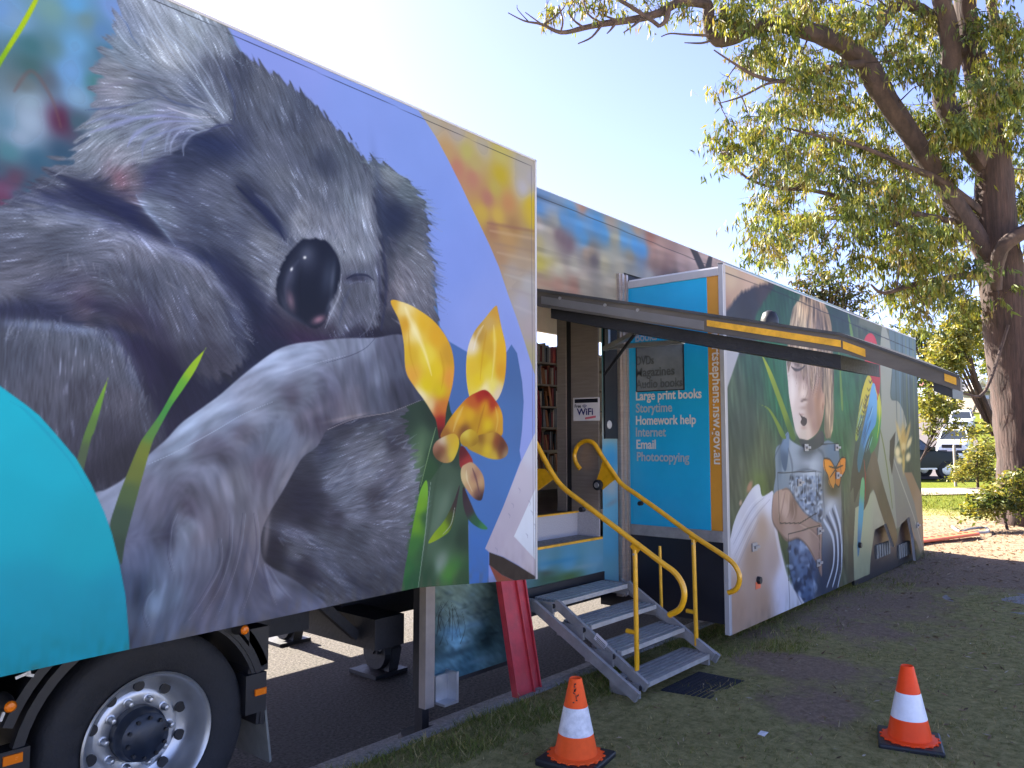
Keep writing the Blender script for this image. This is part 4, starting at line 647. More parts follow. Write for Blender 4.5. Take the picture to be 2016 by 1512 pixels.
    p = onY(1492, 1152, YR); MB().box((p[0] - .05, YR - .004, p[2] - .03), (p[0] + .05, YR - .0015, p[2] + .03)).build('orange_tag', M['orangeplastic'], trailer)
boy()
# ---------------------------------------------------------------- main body
def small_mural(name, rect, Y, du, nv, notes, extra=None, gain=GAIN):
    x0, x1, z0, z1 = rect
    u = np.linspace(x0, x1, max(2, int((x1 - x0) / du)))
    U, V = panel_grid(u, lambda x: np.full_like(x, z0), lambda x: np.full_like(x, z1), nv)
    m = Mural(U, V, lambda x, y: tuple(onY(x, y, Y)[[0, 2]]), gain)
    m.c[:] = m.color(S(notes), (slice(0, U.shape[0]), slice(0, U.shape[1])))
    if extra: extra(m)
    return panel_mesh(name, U, V, Y, m.final(), trailer)
ZT = 3.925
SKYN = '''1058 380 105 135 180;1062 410 90 130 180;1060 440 175 165 160;1060 480 172 160 120;1062 520 178 165 85;1064 550 175 150 125;1075 385 110 140 185;1090 395 125 145 175;1095 440 165 155 140;1100 460 130 110 110;1110 470 120 100 105;1120 480 118 98 105;1085 460 170 160 145;1080 500 178 170 150;1110 430 95 135 180;1125 420 85 135 185;1140 450 84 140 195;1150 470 90 145 195;1160 430 105 140 180;1145 405 160 130 120;1175 440 80 138 195;1190 460 88 145 195;1200 440 160 140 125;1210 470 160 150 125;1230 470 92 140 185;1250 480 84 142 198;1265 495 82 142 200;1255 450 150 130 115;1240 500 150 140 120;1165 500 150 130 110;1170 510 110 100 100;1155 500 155 135 120;1130 520 178 170 155;1100 530 182 172 150;1190 520 178 168 140;1150 560 178 165 148;1200 570 178 165 150;1220 530 180 170 150;1100 560 178 140 120;1130 565 172 130 112;1280 470 140 100 88;1285 500 165 125 110;1290 520 140 115 105;1310 535 128 100 95;1330 545 105 90 86;1300 500 160 130 122;1340 520 165 140 138;1370 530 175 152 150;1320 510 150 120 115;1400 540 178 152 148;1350 560 140 112 104;1280 550 182 172 162;1250 560 184 174 160;1420 520 160 140 135;1440 530 120 150 170;1500 560 100 150 170;1560 585 95 150 165;1620 610 100 145 150;1700 640 70 80 76;1780 675 62 70 70'''
def wall_extra(m):
    n = m.lic(m.field([(1100, 450, 1, .3), (1300, 500, 1, .3)]), 20, 6, 61); m.c *= (1 + .05 * n)[..., None]
    for q in D4('''1120 440 30 22 30 84 134 190 .5;1175 445 34 20 30 82 138 196 .5;1250 488 30 14 20 82 142 200 .6;1100 462 16 14 30 118 98 104 .6;1168 508 10 16 0 96 88 92 .6;1148 405 8 16 0 156 120 104 .6;1290 520 40 14 16 140 108 98 .5;1320 542 20 8 10 84 74 74 .6;1080 560 30 10 8 180 130 110 .5;1075 515 20 14 0 184 168 70 .5;1200 500 24 16 0 178 170 150 .4'''): m.blob(q[0], q[1], q[2], q[3], q[5:8], q[8], q[4])
    m.poly(PT('1356 484 1374 496 1388 526 1397 498 1403 502 1400 530 1408 552 1384 548'), (62, 56, 56), .02, False)
    m.stroke([(1054 + i, 384.5 + .4036 * i) for i in (0, 200, 400)], 2, (58, 56, 60), .8, .5, (1, 1))
    m.stroke([(1054 + i, 384.5 + .4036 * i) for i in (400, 560, 760)], 1.6, (58, 56, 60), .7, .5, (1, 1))
small_mural('cloud_mural', (3.0, 13.3, 3.45, ZT), YM, .016, 60, SKYN, wall_extra)
small_mural('cloud_mural', (3.0, 5.955, 3.03, 3.45), YM, .014, 60, SKYN, wall_extra)
def cyan_extra(m):
    for q in D4('''1202 880 14 26 0 96 178 226 .6;1204 905 12 18 0 70 160 225 .6;1204 960 14 26 0 190 196 205 .7;1200 1000 14 26 0 120 185 220 .5;1204 1080 16 30 0 96 176 222 .5;1205 990 16 5 -30 150 150 160 .6;1205 845 14 14 0 190 190 186 .5'''): m.blob(q[0], q[1], q[2], q[3], q[5:8], q[8], q[4])
small_mural('entry_side_mural', (5.58, 5.82, .62, 2.9), YM, .008, 240, '''1200 640 40 90 100;1200 800 90 110 112;1200 850 185 185 180;1200 900 84 165 225;1200 950 150 185 215;1200 1000 110 180 220;1200 1060 95 165 205;1200 1120 110 165 190;1225 1130 110 160 190''', cyan_extra)
def sill_extra(m):
    for q in D4('''1100 1105 40 6 -10 60 140 190 .6;1120 1135 34 12 -10 90 118 78 .7;1090 1140 20 8 0 70 100 70 .6;1150 1115 30 6 -10 150 180 196 .6;1180 1100 20 8 -10 120 178 215 .6;1075 1128 20 6 0 84 88 78 .6'''): m.blob(q[0], q[1], q[2], q[3], q[5:8], q[8], q[4])
small_mural('sill_mural', (3.6, 5.58, .80, 1.09), YM, .012, 40, '1070 1115 110 165 195;1120 1110 100 165 205;1170 1110 120 175 205;1070 1140 80 110 100;1120 1145 90 120 80;1180 1130 110 160 185;1000 1140 120 150 160', sill_extra)
def tree_extra(m):
    R = np.random.default_rng(8)
    n = m.lic(m.field([(880, 1250, .5, .4)]), 6, 2, 71); m.c *= (1.3 + .07 * n)[..., None]
    for i in range(90):
        x = 848 + R.random() * 130; y = 1160 + R.random() * 120; m.blob(x, y, R.uniform(3, 12), R.uniform(2, 6), [(40, 52, 56), (96, 112, 104), (58, 76, 84), (120, 150, 170)][i % 4], .35, R.uniform(-30, 30))
    for i in range(16):
        x = 850 + R.random() * 60; y = 1240 + R.random() * 30; m.stroke([(x, y), (x + R.uniform(-8, 10), y - 30), (x + R.uniform(-14, 22), y - 64)], R.uniform(1.5, 3.5), (36, 40, 40), .6, .7, (.9, .2))
    for q in D4('''890 1245 26 16 -10 108 158 200 .7;935 1230 20 10 0 120 165 205 .5;870 1330 20 6 -20 130 165 190 .6;940 1300 24 5 -20 124 160 186 .5;900 1285 50 8 -15 40 62 74 .6;960 1260 16 26 0 30 44 50 .6'''): m.blob(q[0], q[1], q[2], q[3], q[5:8], q[8], q[4])
small_mural('gum_tree_mural', (3.52, 4.48, .33, 1.10), YM - .03, .006, 150, '855 1170 95 110 100;900 1170 96 112 104;950 1160 84 100 96;860 1220 70 84 84;900 1220 110 130 130;940 1200 78 92 92;860 1270 52 70 76;900 1260 100 140 165;950 1260 60 84 92;870 1320 70 100 116;920 1310 54 84 100;960 1290 84 118 132;990 1200 70 92 98', tree_extra)
MB().box((3.46, YM - .025, .30), (4.48, YM + .06, 1.10)).build('lower_skirt', M['dark'], trailer)
pl = onY(838, 1345, YM - .06)
MB().box((3.445, YM - .075, .215), (3.525, YM - .015, 1.13)).build('corner_post', M['tan'], trailer)
MB().lathe([(0, .04), (.13, .04), (.15, .02), (.15, 0), (0, 0)], (3.50, YM + .02, .0), 'Z', 28).build('jack_pad', M['rubber'], trailer, True)
MB().box((3.47, YM - .02, .04), (3.53, YM + .05, .30)).build('jack_leg', M['dark'], trailer)
MB().box((3.535, YM - .075, .235), (3.66, YM - .055, .40)).box((3.64, YM - .16, .235), (3.66, YM - .055, .42)).box((3.535, YM - .16, .225), (3.66, YM - .055, .24)).build('corner_bracket', M['alu'], trailer)
# shell
BX0, BX1, YF = -1.2, 13.3, 6.25
b = MB().box((BX0, YM + .02, ZT - .06), (BX1, YF, ZT - .004)); b.build('roof', M['white'], trailer)
MB().box((BX0, YM + .01, ZT - .03), (BX1, YM + .05, ZT + .012)).build('roof_rail', M['trim'], trailer)
b = MB().box((BX0, YM + .02, 1.15), (3.5, YF, 1.25)).box((3.5, YM + .12, .98), (BX1, YF, 1.08)); b.build('floor', M['navy'], trailer)
WZ0, WZ1, WX0, WX1 = onY(1080, 684, 6.2)[2], onY(1080, 656, 6.2)[2], 6.4, 12.8
MB().box((BX0, YF - .05, 1.0), (WX0, YF, ZT - .06)).box((WX1, YF - .05, 1.0), (BX1, YF, ZT - .06)).box((WX0, YF - .05, 1.0), (WX1, YF, WZ0)).box((WX0, YF - .05, WZ1), (WX1, YF, ZT - .06)).build('far_wall', M['cream'], trailer)
MB().box((BX1 - .05, YM + .02, .5), (BX1, YF - .05, ZT - .06)).build('rear_wall', M['white'], trailer); MB().box((BX0, YM + .02, 1.25), (BX0 + .05, YF - .05, ZT - .06)).build('front_wall', M['white'], trailer)
MB().box((BX0 + .05, YM + .016, 1.0), (4.25, YM + .05, 3.9)).box((4.25, YM + .016, 3.03), (5.95, YM + .05, 3.9)).box((5.95, YM + .016, 3.40), (BX1 - .05, YM + .05, 3.9)).build('wall_core', M['dark'], trailer)
MB().box((-1.0, YF + .02, 1.12), (5.4, YF + .80, 3.5)).build('far_shadow_box', M['white'], trailer)  # unseen box added on the far side to shape the shadow under the trailer
MB().box((6.0, YF - .9, .42), (12.9, YF - .8, 1.0)).box((4.7, YM + .35, .46), (12.9, YM + .42, .98)).build('under_skirt', M['dark'], trailer)
# chassis, jacks
b = MB()
for y in (4.55, 5.45): b.box((-.5, y - .06, .92), (3.4, y + .06, 1.15)).box((3.4, y - .06, .62), (12.8, y + .06, .98))
b.box((3.3, 4.0, .55), (3.55, 6.1, .75)).box((2.6, 4.0, .92), (2.72, 6.1, 1.1))
b.beam((2.75, 4.2, 1.1), (3.3, 4.2, .62), .06, .06).beam((2.75, 5.6, 1.1), (3.3, 5.6, .62), .06, .06); b.build('chassis', M['dark'], trailer)
def jack(px, py, Y):
    p = onZ(px, py, 0.0); x, y = p[0], p[1]
    MB().box((x - .085, y - .085, .17), (x + .085, y + .085, 1.15)).build('landing_leg', M['dark'], trailer)
    b = MB().prism([(x - .02, y - .15, .03), (x + .0, y + .15, .03), (x + .05, y + .15, .20), (x + .05, y, .30), (x + .02, y - .15, .2)], (.10, 0, 0)).box((x - .17, y - .17, 0), (x + .17, y + .17, .03))
    b.lathe([(0, -.05), (.14, -.05), (.15, 0), (.14, .05), (0, .05)], (x, y, .17), 'X', 22); b.lathe([(0, -.10), (.035, -.10), (.035, .1), (0, .1)], (x, y - .02, .2), 'X', 12); b.build('landing_foot', M['dark'], trailer)
jack(745, 1322, 0); jack(562, 1262, 0)
q = onZ(745, 1322, 0)
MB().tube([(q[0] + .12, q[1] - .12, 1.1), (q[0] + .12, q[1] - .12, .75), (q[0] + .06, q[1] - .14, .68), (q[0] - .2, q[1] - .14, .66), (q[0] - .24, q[1] - .14, .6), (q[0] - .24, q[1] - .14, .3), (q[0] - .1, q[1] - .14, .22)], .014, 8).build('crank_handle', M['grey'], trailer, True)
# ---------------------------------------------------------------- blue end of the slide-out with its lettering
XB = XR0 - .006
pz = lambda x, y: onX(x, y, XB)
bz0, bz1 = onX(1330, 1033, XB)[2], onX(1330, 559, XB)[2]; yo = onX(1396, 800, XB)[1]
MB().box((XB, yo, 1.17), (XB + .02, YM - .005, 3.30)).build('blue_end_panel', M['blue'], trailer)
MB().box((XB, YR + .03, 1.17), (XB + .02, yo, 3.30)).build('orange_strip', M['orange'], trailer)
MB().box((XB - .012, YR + .036, 3.30), (XB + .02, YM - .005, 3.36)).build('top_rail', M['trim'], trailer)
MB().box((XB - .02, YR + .036, 1.08), (XB + .02, YM - .005, 1.17)).build('bottom_rail', M['grey'], trailer)
MB().box((XB, YR + .04, .42), (XB + .03, YM + .3, 1.08)).build('void_sheet', M['navy'], trailer)  # flat dark sheet stands in for the black void under the slide-out end
b = MB().box((5.83, YM - .03, .55), (5.9785, YM + .03, 3.42)).box((5.86, YM - .045, .55), (5.885, YM - .03, 3.42)).box((5.925, YM - .045, .55), (5.95, YM - .03, 3.42)); b.build('steel_post', M['steel'], trailer)
pw = [onX(x, y, XB) for x, y in ((1254, 677), (1345, 677), (1347, 766), (1256, 771))]
wy0, wy1 = pw[1][1], pw[0][1]; wz0, wz1 = pw[2][2], pw[1][2]
MB().box((XB - .006, wy0, wz0), (XB - .001, wy1, wz1)).build('end_window', M['endglass'], trailer)
t = .008; MB().box((XB - .010, wy0 - t, wz0 - t), (XB - .001, wy0, wz1 + t)).box((XB - .010, wy1, wz0 - t), (XB - .001, wy1 + t, wz1 + t)).box((XB - .010, wy0, wz1), (XB - .001, wy1, wz1 + t)).box((XB - .010, wy0, wz0 - t), (XB - .001, wy1, wz0)).build('window_frame', M['black'], trailer)
dg = bpy.context.evaluated_depsgraph_get()
def text(name, body, loc, rot, size, m, parent, ext=.0012, bold=0.0, width=None, height=None):
    cu = bpy.data.curves.new(name, 'FONT'); cu.body = body; cu.size = size; cu.extrude = ext; cu.offset = bold; cu.resolution_u = 4
    o = bpy.data.objects.new(name, cu); col.objects.link(o); bpy.context.view_layer.update()
    me = bpy.data.meshes.new_from_object(o.evaluated_get(bpy.context.evaluated_depsgraph_get())); bpy.data.objects.remove(o); bpy.data.curves.remove(cu)
    co = np.zeros(len(me.vertices) * 3, np.float32); me.vertices.foreach_get('co', co); co = co.reshape(-1, 3)
    if width: co[:, 0] *= width / np.ptp(co[:, 0])
    co[:, 0] -= co[:, 0].min() if width else 0
    me.vertices.foreach_set('co', co.ravel()); me.update()
    Mx = Matrix(rot).to_4x4().transposed(); Mx.translation = Vector(loc); me.transform(Mx)
    me.materials.clear(); me.materials.append(m); o = bpy.data.objects.new(name, me); col.objects.link(o); attach(o, parent); return o
RX = ((0, -1, 0), (0, 0, 1), (-1, 0, 0))       # reads along -Y on a face that looks towards -X
for word, x0, y0, x1, y1, sz, mm in (('Books', 1252, 673, 1294, 668, .15, 'letter2'), ('DVDs', 1254, 719, 1288, 716, .15, 'ghost'), ('Magazines', 1253, 742, 1329, 737, .15, 'ghost'), ('Audio books', 1253, 765, 1345, 762, .15, 'ghost'),
        ('Large print books', 1253, 788, 1382, 784, .15, 'letter'), ('Storytime', 1253, 812, 1324, 811, .15, 'letter2'), ('Homework help', 1253, 836, 1371, 836, .15, 'letter'), ('Internet', 1253, 859, 1312, 860, .15, 'letter2'), ('Email', 1254, 883, 1292, 884, .15, 'letter'), ('Photocopying', 1255, 907, 1358, 911, .15, 'letter2')):
    a = onX(x0, y0, XB); c = onX(x1, y1, XB)
    text('lettering', word, (XB - .008, a[1], a[2]), RX, .112, M[mm], trailer, bold=.0022, width=a[1] - c[1])
a = onX(1404, 660, XB); c = onX(1414, 914, XB)
text('lettering', 'portstephens.nsw.gov.au', (XB - .004, onX(1404, 780, XB)[1] - .0, a[2] + .015), ((0, 0, -1), (0, -1, 0), (-1, 0, 0)), .112, M['letter'], trailer, bold=.0015, width=a[2] + .015 - c[2])
# ---------------------------------------------------------------- entrance
EX = 5.566
MB().box((EX, YM + .03, 1.10), (EX + .02, 4.07, 3.03)).build('steel_side_panel', M['steel'], trailer)
MB().box((EX + .002, 4.07, 1.05), (EX + .022, 4.12, 3.03)).build('door_seal', M['black'], trailer)
MB().box((EX - .01, 4.12, 1.05), (EX + .03, 4.22, 3.03)).build('steel_jamb', M['steel'], trailer)
MB().box((5.60, YM - .02, 1.93), (5.80, YM - .004, 2.95)).build('black_cover', M['black'], trailer)
MB().box((4.2, 4.0, 1.09), (EX, 4.02, 1.29)).box((EX - .012, YM + .02, 1.09), (EX - .001, 4.0, 1.30)).build('speckled_riser', M['speckle'], trailer)
MB().box((4.2, YM + .01, 1.05), (EX, 4.03, 1.09)).build('landing', M['concrete'], trailer)
MB().box((4.2, YM - .006, 1.075), (EX, YM + .02, 1.093)).box((4.2, 3.985, 1.285), (EX - .002, 4.03, 1.298)).build('step_nosing', M['tape'], trailer)
MB().box((4.2, 4.02, 1.24), (9.5, YF - .05, 1.285)).build('interior_floor', M['navy'], trailer)
MB().box((4.3, YM - .012, .70), (5.58, YM + .02, .80)).build('step_well', M['black'], trailer)
p = onY(1197, 836, YM - .006); MB().lathe([(0, -.02), (.035, -.02), (.04, -.01), (.05, 0)], (p[0], YM - .004, p[2]), 'Y', 24).build('intercom', M['trim'], trailer, True)
# wifi notice on the steel panel
sg = thing('wifi_notice', 'white notice reading Free WiFi stuck on the steel panel inside the door', 'sign', (EX, 3.9, 1.9))
a, b_ = onX(1129, 784, EX - .002), onX(1181, 828, EX - .002); SX = EX - .003
MB().box((SX - .002, b_[1], b_[2]), (SX, a[1], a[2])).build('sheet', M['sign'], sg)
W = a[1] - b_[1]; H = a[2] - b_[2]
MB().box((SX - .004, b_[1] + W * .06, a[2] - H * .22), (SX - .0025, a[1] - W * .06, a[2] - H * .05)).build('header_band', M['navy'], sg)
text('lettering', 'Free', (SX - .004, a[1] - W * .06, a[2] - H * .42), RX, H * .2, M['navy'], sg, .0005, .001, W * .24)
text('lettering', 'WiFi', (SX - .004, a[1] - W * .14, a[2] - H * .74), RX, H * .4, M['navyink'], sg, .0005, .002, W * .62)
b = MB()
for i in range(3):
    r = H * (.05 + .05 * i); cy, cz = a[1] - W * .44, a[2] - H * .46; ar = [(SX - .004, cy - r * math.sin(t_), cz + r * math.cos(t_)) for t_ in np.linspace(-.9, .9, 7)]; b.tube(ar, .0016 * 1.6, 5)
b.build('radio_arcs', M['navyink'], sg)
b = MB()
for i in range(9): b.box((SX - .004, a[1] - W * (.46 + .045 * i + .035), a[2] - H * (.94 - .008 * i)), (SX - .0025, a[1] - W * (.46 + .045 * i), a[2] - H * (.85 - .008 * i)))
b.build('red_stamp', M['redink'], sg)
# ---------------------------------------------------------------- lifted door flap
FX0, FX1 = 4.66, 5.62
A0 = np.array([onX(1057, 568, FX0)[1], onX(1057, 568, FX0)[2]]); A1 = np.array(onX(1655, 655, FX0)[1:]); A2 = np.array(onX(1890, 739, FX0)[1:])
th = [.14, .115, .085]
flap = thing('lifted_door_flap', 'weathered metal door flap propped open above the entrance, yellow tape along its edge', 'door flap', (4.7, YM, 3.05))
def slab(x0, x1, up, dn, r2=None):
    b = MB(); P = [(A0, 0), (A1, 1), (A2, 2)]
    for (a, i), (c, j) in zip(P[:-1], P[1:]):
        k = 1.0 if (r2 is None or j < 2) else r2
        cy, cz = (a + (c - a) * k)
        b.hexa([(x0, a[0], a[1] - dn[i]), (x1, a[0], a[1] - dn[i]), (x1, cy, cz - dn[j]), (x0, c[0], c[1] - dn[j]), (x0, a[0], a[1] - up[i]), (x1, a[0], a[1] - up[i]), (x1, cy, cz - up[j]), (x0, c[0], c[1] - up[j])])
    return b
slab(FX0 - .012, FX1, [0, 0, 0], [.022, .018, .015], .4).build('flap_skin', M['flaptop'], flap)
slab(FX0, FX0 + .05, [.022, .018, .015], th).build('edge_rail', M['flap'], flap)
slab(FX0 + .051, FX1 - .01, [.024, .02, .018], [.05, .045, .04], .4).build('flap_core', M['dark'], flap)
def along(a, c, s0, s1, t0, t1, x0, x1):
    p, q = a + (c - a) * s0, a + (c - a) * s1
    return [(x0, p[0], p[1] - t1), (x1, p[0], p[1] - t1), (x1, q[0], q[1] - t1), (x0, q[0], q[1] - t1), (x0, p[0], p[1] - t0), (x1, p[0], p[1] - t0), (x1, q[0], q[1] - t0), (x0, q[0], q[1] - t0)]
for q_ in (along(A0, A1, .63, 1.0, .045, .085, FX0 - .006, FX0), along(A1, A2, .02, .22, .045, .09, FX0 - .006, FX0), along(A1, A2, .88, .97, .02, .06, FX0 - .006, FX0)): MB().hexa(q_).build('yellow_tape', M['tape'], flap)
b = MB().hexa(along(A0, A1, .04, .99, .13, .215, FX0 + .06, FX1 - .1)); b.build('under_frame', M['dark'], flap)
MB().hexa(along(A1, A2, .78, .93, .09, .14, FX0 + .02, FX0 + .3)).build('latch_block', M['black'], flap)
for s_, tt in ((.1, .03), (.28, .03), (.40, .03)):
    p = A0 + (A1 - A0) * s_; MB().lathe([(0, 0), (.012, 0), (.012, .012), (0, .012)], (FX0 - .011, p[0], p[1] - .05), 'X', 8).build('bolt', M['grey'], flap)
MB().hexa(along(A0, A1, .02, .62, .055, .115, FX0 - .004, FX0 - .0005)).build('silver_strip', M['silver'], flap)
p = A0 + (A1 - A0) * .80
MB().lathe([(.055, 0), (.055, .03), (.04, .07), (.015, .085), (0, .087)], (FX0 + .08, p[0], p[1] - .005), 'Z', 18).build('camera_dome', M['black'], flap, True)
pA = onX(1216, 685, 5.5)
MB().beam((5.60, YM - .02, onX(1216, 685, 5.6)[2]), onX(1262, 650, 5.45), .05, .035).beam((5.60, YM - .03, onX(1216, 685, 5.6)[2] + .01), onX(1345, 672, 5.5), .045, .035).beam((5.62, YM - .03, onX(1216, 685, 5.6)[2]), (5.62, YM - .03, onX(1216, 640, 5.6)[2]), .05, .035).build('support_arm', M['alu'], flap)
MB().tube([onX(1190, 738, 5.55), onX(1255, 650, 5.45)], .014, 8).build('gas_strut', M['black'], flap, True)
# dark inner panel and tread pads in the rear wheel arch
YA = YR + .12
MB().box((9.6, YA, .20), (12.95, YA + .03, 1.05)).build('arch_panel', M['navy'], trailer)
for xa, xb in ((1724, 1751), (1768, 1791)):
    p, q = onY(xa, 1100, YA), onY(xb, 1064, YA); b = MB(); n = 6
    for k in range(n): x_ = p[0] + (q[0] - p[0]) * k / n; b.box((x_, YA - .02, p[2]), (x_ + (q[0] - p[0]) / n * .6, YA, q[2]))
    b.build('tread_pad', M['mud'], trailer)
# ---------------------------------------------------------------- steps with handrails
steps = thing('folding_steps', 'grey aluminium folding steps with yellow handrails below the entrance', 'steps', (5.0, 3.1, .2))
SX0, SX1 = 4.53, 5.50
fr = [onX(x, y, SX0) for x, y in ((1099, 1185), (1159, 1232), (1218, 1284), (1270, 1346))]
for p in fr:
    y, z = p[1], p[2]; b = MB().box((SX0 + .035, y, z - .035), (SX1 - .035, y + .035, z - .002))
    for k in range(5): b.box((SX0 + .035, y + .05 + k * .043, z - .018), (SX1 - .035, y + .074 + k * .043, z))
    b.build('tread', M['tread'], steps); MB().box((SX0 + .036, y + .036, z - .036), (SX1 - .036, y + .262, z - .019)).build('groove_dark_plate', M['dark'], steps)  # dark plate under the slats puts shade into the grooves
    for xa in (SX0 - .03, SX1 + .005): MB().box((xa, y + .03, z - .10), (xa + .025, y + .26, z - .005)).build('tread_bracket', M['grey'], steps)
for x in (SX0, SX1):
    y0, z0, y1, z1 = fr[0][1], fr[0][2], fr[3][1], fr[3][2]; dy, dz = (y1 - y0), (z1 - z0)
    MB().beam((x, y0 + .02, z0 - .01), (x, y1 + dy * .02, z1 + dz * .02 - .015), .03, .065).build('stringer', M['grey'], steps)
    MB().beam((x, y0 + .26, z0 - .05), (x, y0 + .02, z0 - .04), .03, .07).build('top_bracket', M['grey'], steps)
f0 = onX(1050, 1190, 4.42); f1 = onX(1256, 1374, 4.42)
MB().beam((4.42, f0[1], f0[2]), (4.42, f1[1], max(.205, f1[2])), .03, .07).build('support_strut', M['grey'], steps)
MB().beam((5.58, f0[1], f0[2]), (5.58, f1[1], max(.205, f1[2])), .03, .07).build('support_strut', M['grey'], steps)
for p in fr: MB().lathe([(0, -.012), (.018, -.012), (.018, .0), (0, 0)], (SX0 - .016, p[1] + .03, p[2] - .03), 'X', 10).build('bolt', M['dark'], steps)
p = (fr[1] + fr[2]) / 2
st = MB().beam((SX0 - .018, p[1] + .055, p[2] - .01 + .025), (SX0 - .018, p[1] - .035, p[2] - .067 + .025), .002, .05); st.build('sticker', M['sign'], steps)
b = MB()
for k in range(3): b.beam((SX0 - .0195, p[1] + .045, p[2] + .012 - k * .012), (SX0 - .0195, p[1] - .03, p[2] - .036 - k * .012), .002, .004)
b.build('sticker_print', M['dark'], steps)
def rail(X, path, post_top, post_foot, name='handrail'):
    Q = [onX(x, y, X) for x, y in path]; Q = spline(Q, 5, False)
    MB().tube(Q, .0195, 14).build(name, M['yellow'], steps, True)
    a, c = onX(*post_top, X), onX(*post_foot, X)
    b = MB().tube([(X, a[1], a[2]), (X, c[1], c[2] + .04)], .0165, 12); b.box((X - .02, c[1] - .006, c[2] - .01), (X + .02, c[1] + .006, c[2] + .08)); b.beam((X, a[1] + .02, a[2] + .035), (X, a[1] - .03, a[2] - .01), .012, .05); b.build('rail_post', M['yellow'], steps, True)
    MB().lathe([(0, -.024), (.008, -.024), (.008, -.018), (0, -.018)], (X, a[1], a[2] - .03), 'X', 8).build('bolt', M['grey'], steps)
    h = c + (a - c) * .30; MB().tube([(X, h[1], h[2]), (X, h[1] + .075, h[2] + .002)], .0165, 10).build('rail_stub', M['yellow'], steps, True)
rail(SX0, PT('1036 838 1057 876 1086 930 1109 960 1142 986 1187 1020 1232 1054 1300 1106 1329 1128 1344 1152 1347 1176 1338 1199 1317 1211'), (1250, 1082), (1254, 1317))
rail(SX1, PT('1142 923 1134 911 1131 894 1139 876 1155 868 1170 874 1185 898 1208 932 1224 953 1255 975 1300 1007 1367 1056 1432 1099 1452 1122 1456 1142 1449 1160 1434 1167'), (1365, 1062), (1371, 1268))
def bracket(X, pts, wheel=None):
    P = [onX(x, y, X) for x, y in pts]; MB().prism(P, (.012, 0, 0)).build('rail_bracket', M['yellow'], steps)
    if wheel:
        p = onX(*wheel, X - .03); MB().lathe([(0, -.012), (.028, -.012), (.045, -.004), (.045, .02), (0, .02)], tuple(p), 'X', 20).build('bracket_roller', M['rubber'], steps, True); MB().lathe([(0, -.018), (.022, -.018), (.024, -.012)], tuple(p), 'X', 16).build('roller_cap', M['alu'], steps, True)
bracket(SX1, PT('1186 908 1212 943 1200 952 1186 964 1170 958 1180 930'), (1176, 955)); bracket(SX0, PT('1040 922 1072 923 1090 943 1058 966 1040 968'))
for X, (x, y) in ((SX1, (1261, 991)), (SX0, (1146, 1003))):
    p = onX(x, y, X); MB().lathe([(0, -.02), (.018, -.02), (.018, .02), (0, .02)], tuple(p), 'X', 10).build('rubber_stop', M['black'], steps)
MB().tube([onX(1299, 1075, 5.72), onX(1303, 1220, 5.72)], .013, 10).build('rail_post', M['yellow'], steps, True)
# ---------------------------------------------------------------- inside the door: shelves and books
shelf = thing('bookshelf', 'pale bookshelf full of books seen through the trailer doorway', 'bookshelf', (8.2, 6.0, 1.285))
SY0, SY1 = 5.86, 6.12
zz = [onY(1082, y, SY0)[2] for y in (714, 757, 800, 841, 886, 930, 985)]
b = MB()
for z in zz: b.box((6.9, SY0, z - .02), (9.2, SY1, z)); 
b.build('shelf_board', M['wood'], shelf); MB().box((6.9, SY1, 1.285), (9.2, SY1 + .02, zz[0] + .20)).build('back_board', M['wood'], shelf)
MB().box((7.28, 5.46, 1.285), (7.62, 5.49, onY(1095, 840, 5.47)[2])).build('end_cabinet', M['wood'], shelf)
bcols = [('red', (.25, .035, .03)), ('cream', (.50, .44, .34)), ('black', (.02, .02, .025)), ('brown', (.16, .085, .05)), ('orange', (.42, .16, .06)), ('grey', (.22, .22, .23))]
protos = []
for cn, cc in bcols:
    o = MB().box((0, 0, 0), (.034, .17, .235)).build('book', mat('book_' + cn, cc, .6, var=.2, sc=20), None)
    tag(o, cn + ' book spine standing on the shelves inside the trailer doorway', 'book', 'books on the trailer shelves'); protos.append(o)
used = set()
for z in zz[:6]:
    x = 7.05
    while x < 8.0:
        i = rnd.randrange(6); o = protos[i] if i not in used else protos[i].copy()
        if i in used: col.objects.link(o)
        used.add(i); sw = rnd.uniform(.6, 1.25); o.scale = (sw, 1, rnd.uniform(.75, 1.06)); o.location = (x, SY0 + .01 + rnd.random() * .02, z + .001)
        if rnd.random() < .08: o.rotation_euler = (0, rnd.uniform(-.22, -.1), 0); x += .05
        x += .034 * sw + .002
rc = [onY(x, y, 5.0) for x, y in ((1030, 735), (1052, 742), (1064, 770), (1070, 820), (1068, 870), (1060, 910), (1030, 915))]
o = MB().prism([tuple(p) for p in rc], (0, .16, 0)).build('red_garment', M['redcloth'], None, bev=.04, seg=4); tag(o, 'red knitted garment just inside the doorway at the edge of the koala panel', 'garment')
# ---------------------------------------------------------------- red ramp boards leaning on the skirt
def ramp_board(xl0, xr0, xl1, xr1, ztop, th, y0, y1, label, z0=.145):
    t = thing('ramp_board', label, 'ramp', ((xl0 + xr0) / 2, y0, z0), 'red ramp boards leaning on the trailer')
    b = MB().hexa([(xl0, y0, z0), (xr0, y0, z0), (xr0, y0 + th, z0), (xl0, y0 + th, z0), (xl1, y1, ztop), (xr1, y1, ztop), (xr1, y1 + th, ztop), (xl1, y1 + th, ztop)]); b.build('plank', M['red'], t, bev=.004)
    for s in (0, 1):
        xa, xb = (xl0, xl1) if s == 0 else (xr0, xr1); d = .012 if s == 0 else -.012
        MB().hexa([(xa, y0 - .018, z0), (xa + d, y0 - .018, z0), (xa + d, y0 - .001, z0), (xa, y0 - .001, z0), (xb, y1 - .018, ztop), (xb + d, y1 - .018, ztop), (xb + d, y1 - .001, ztop), (xb, y1 - .001, ztop)]).build('lip', M['red'], t)
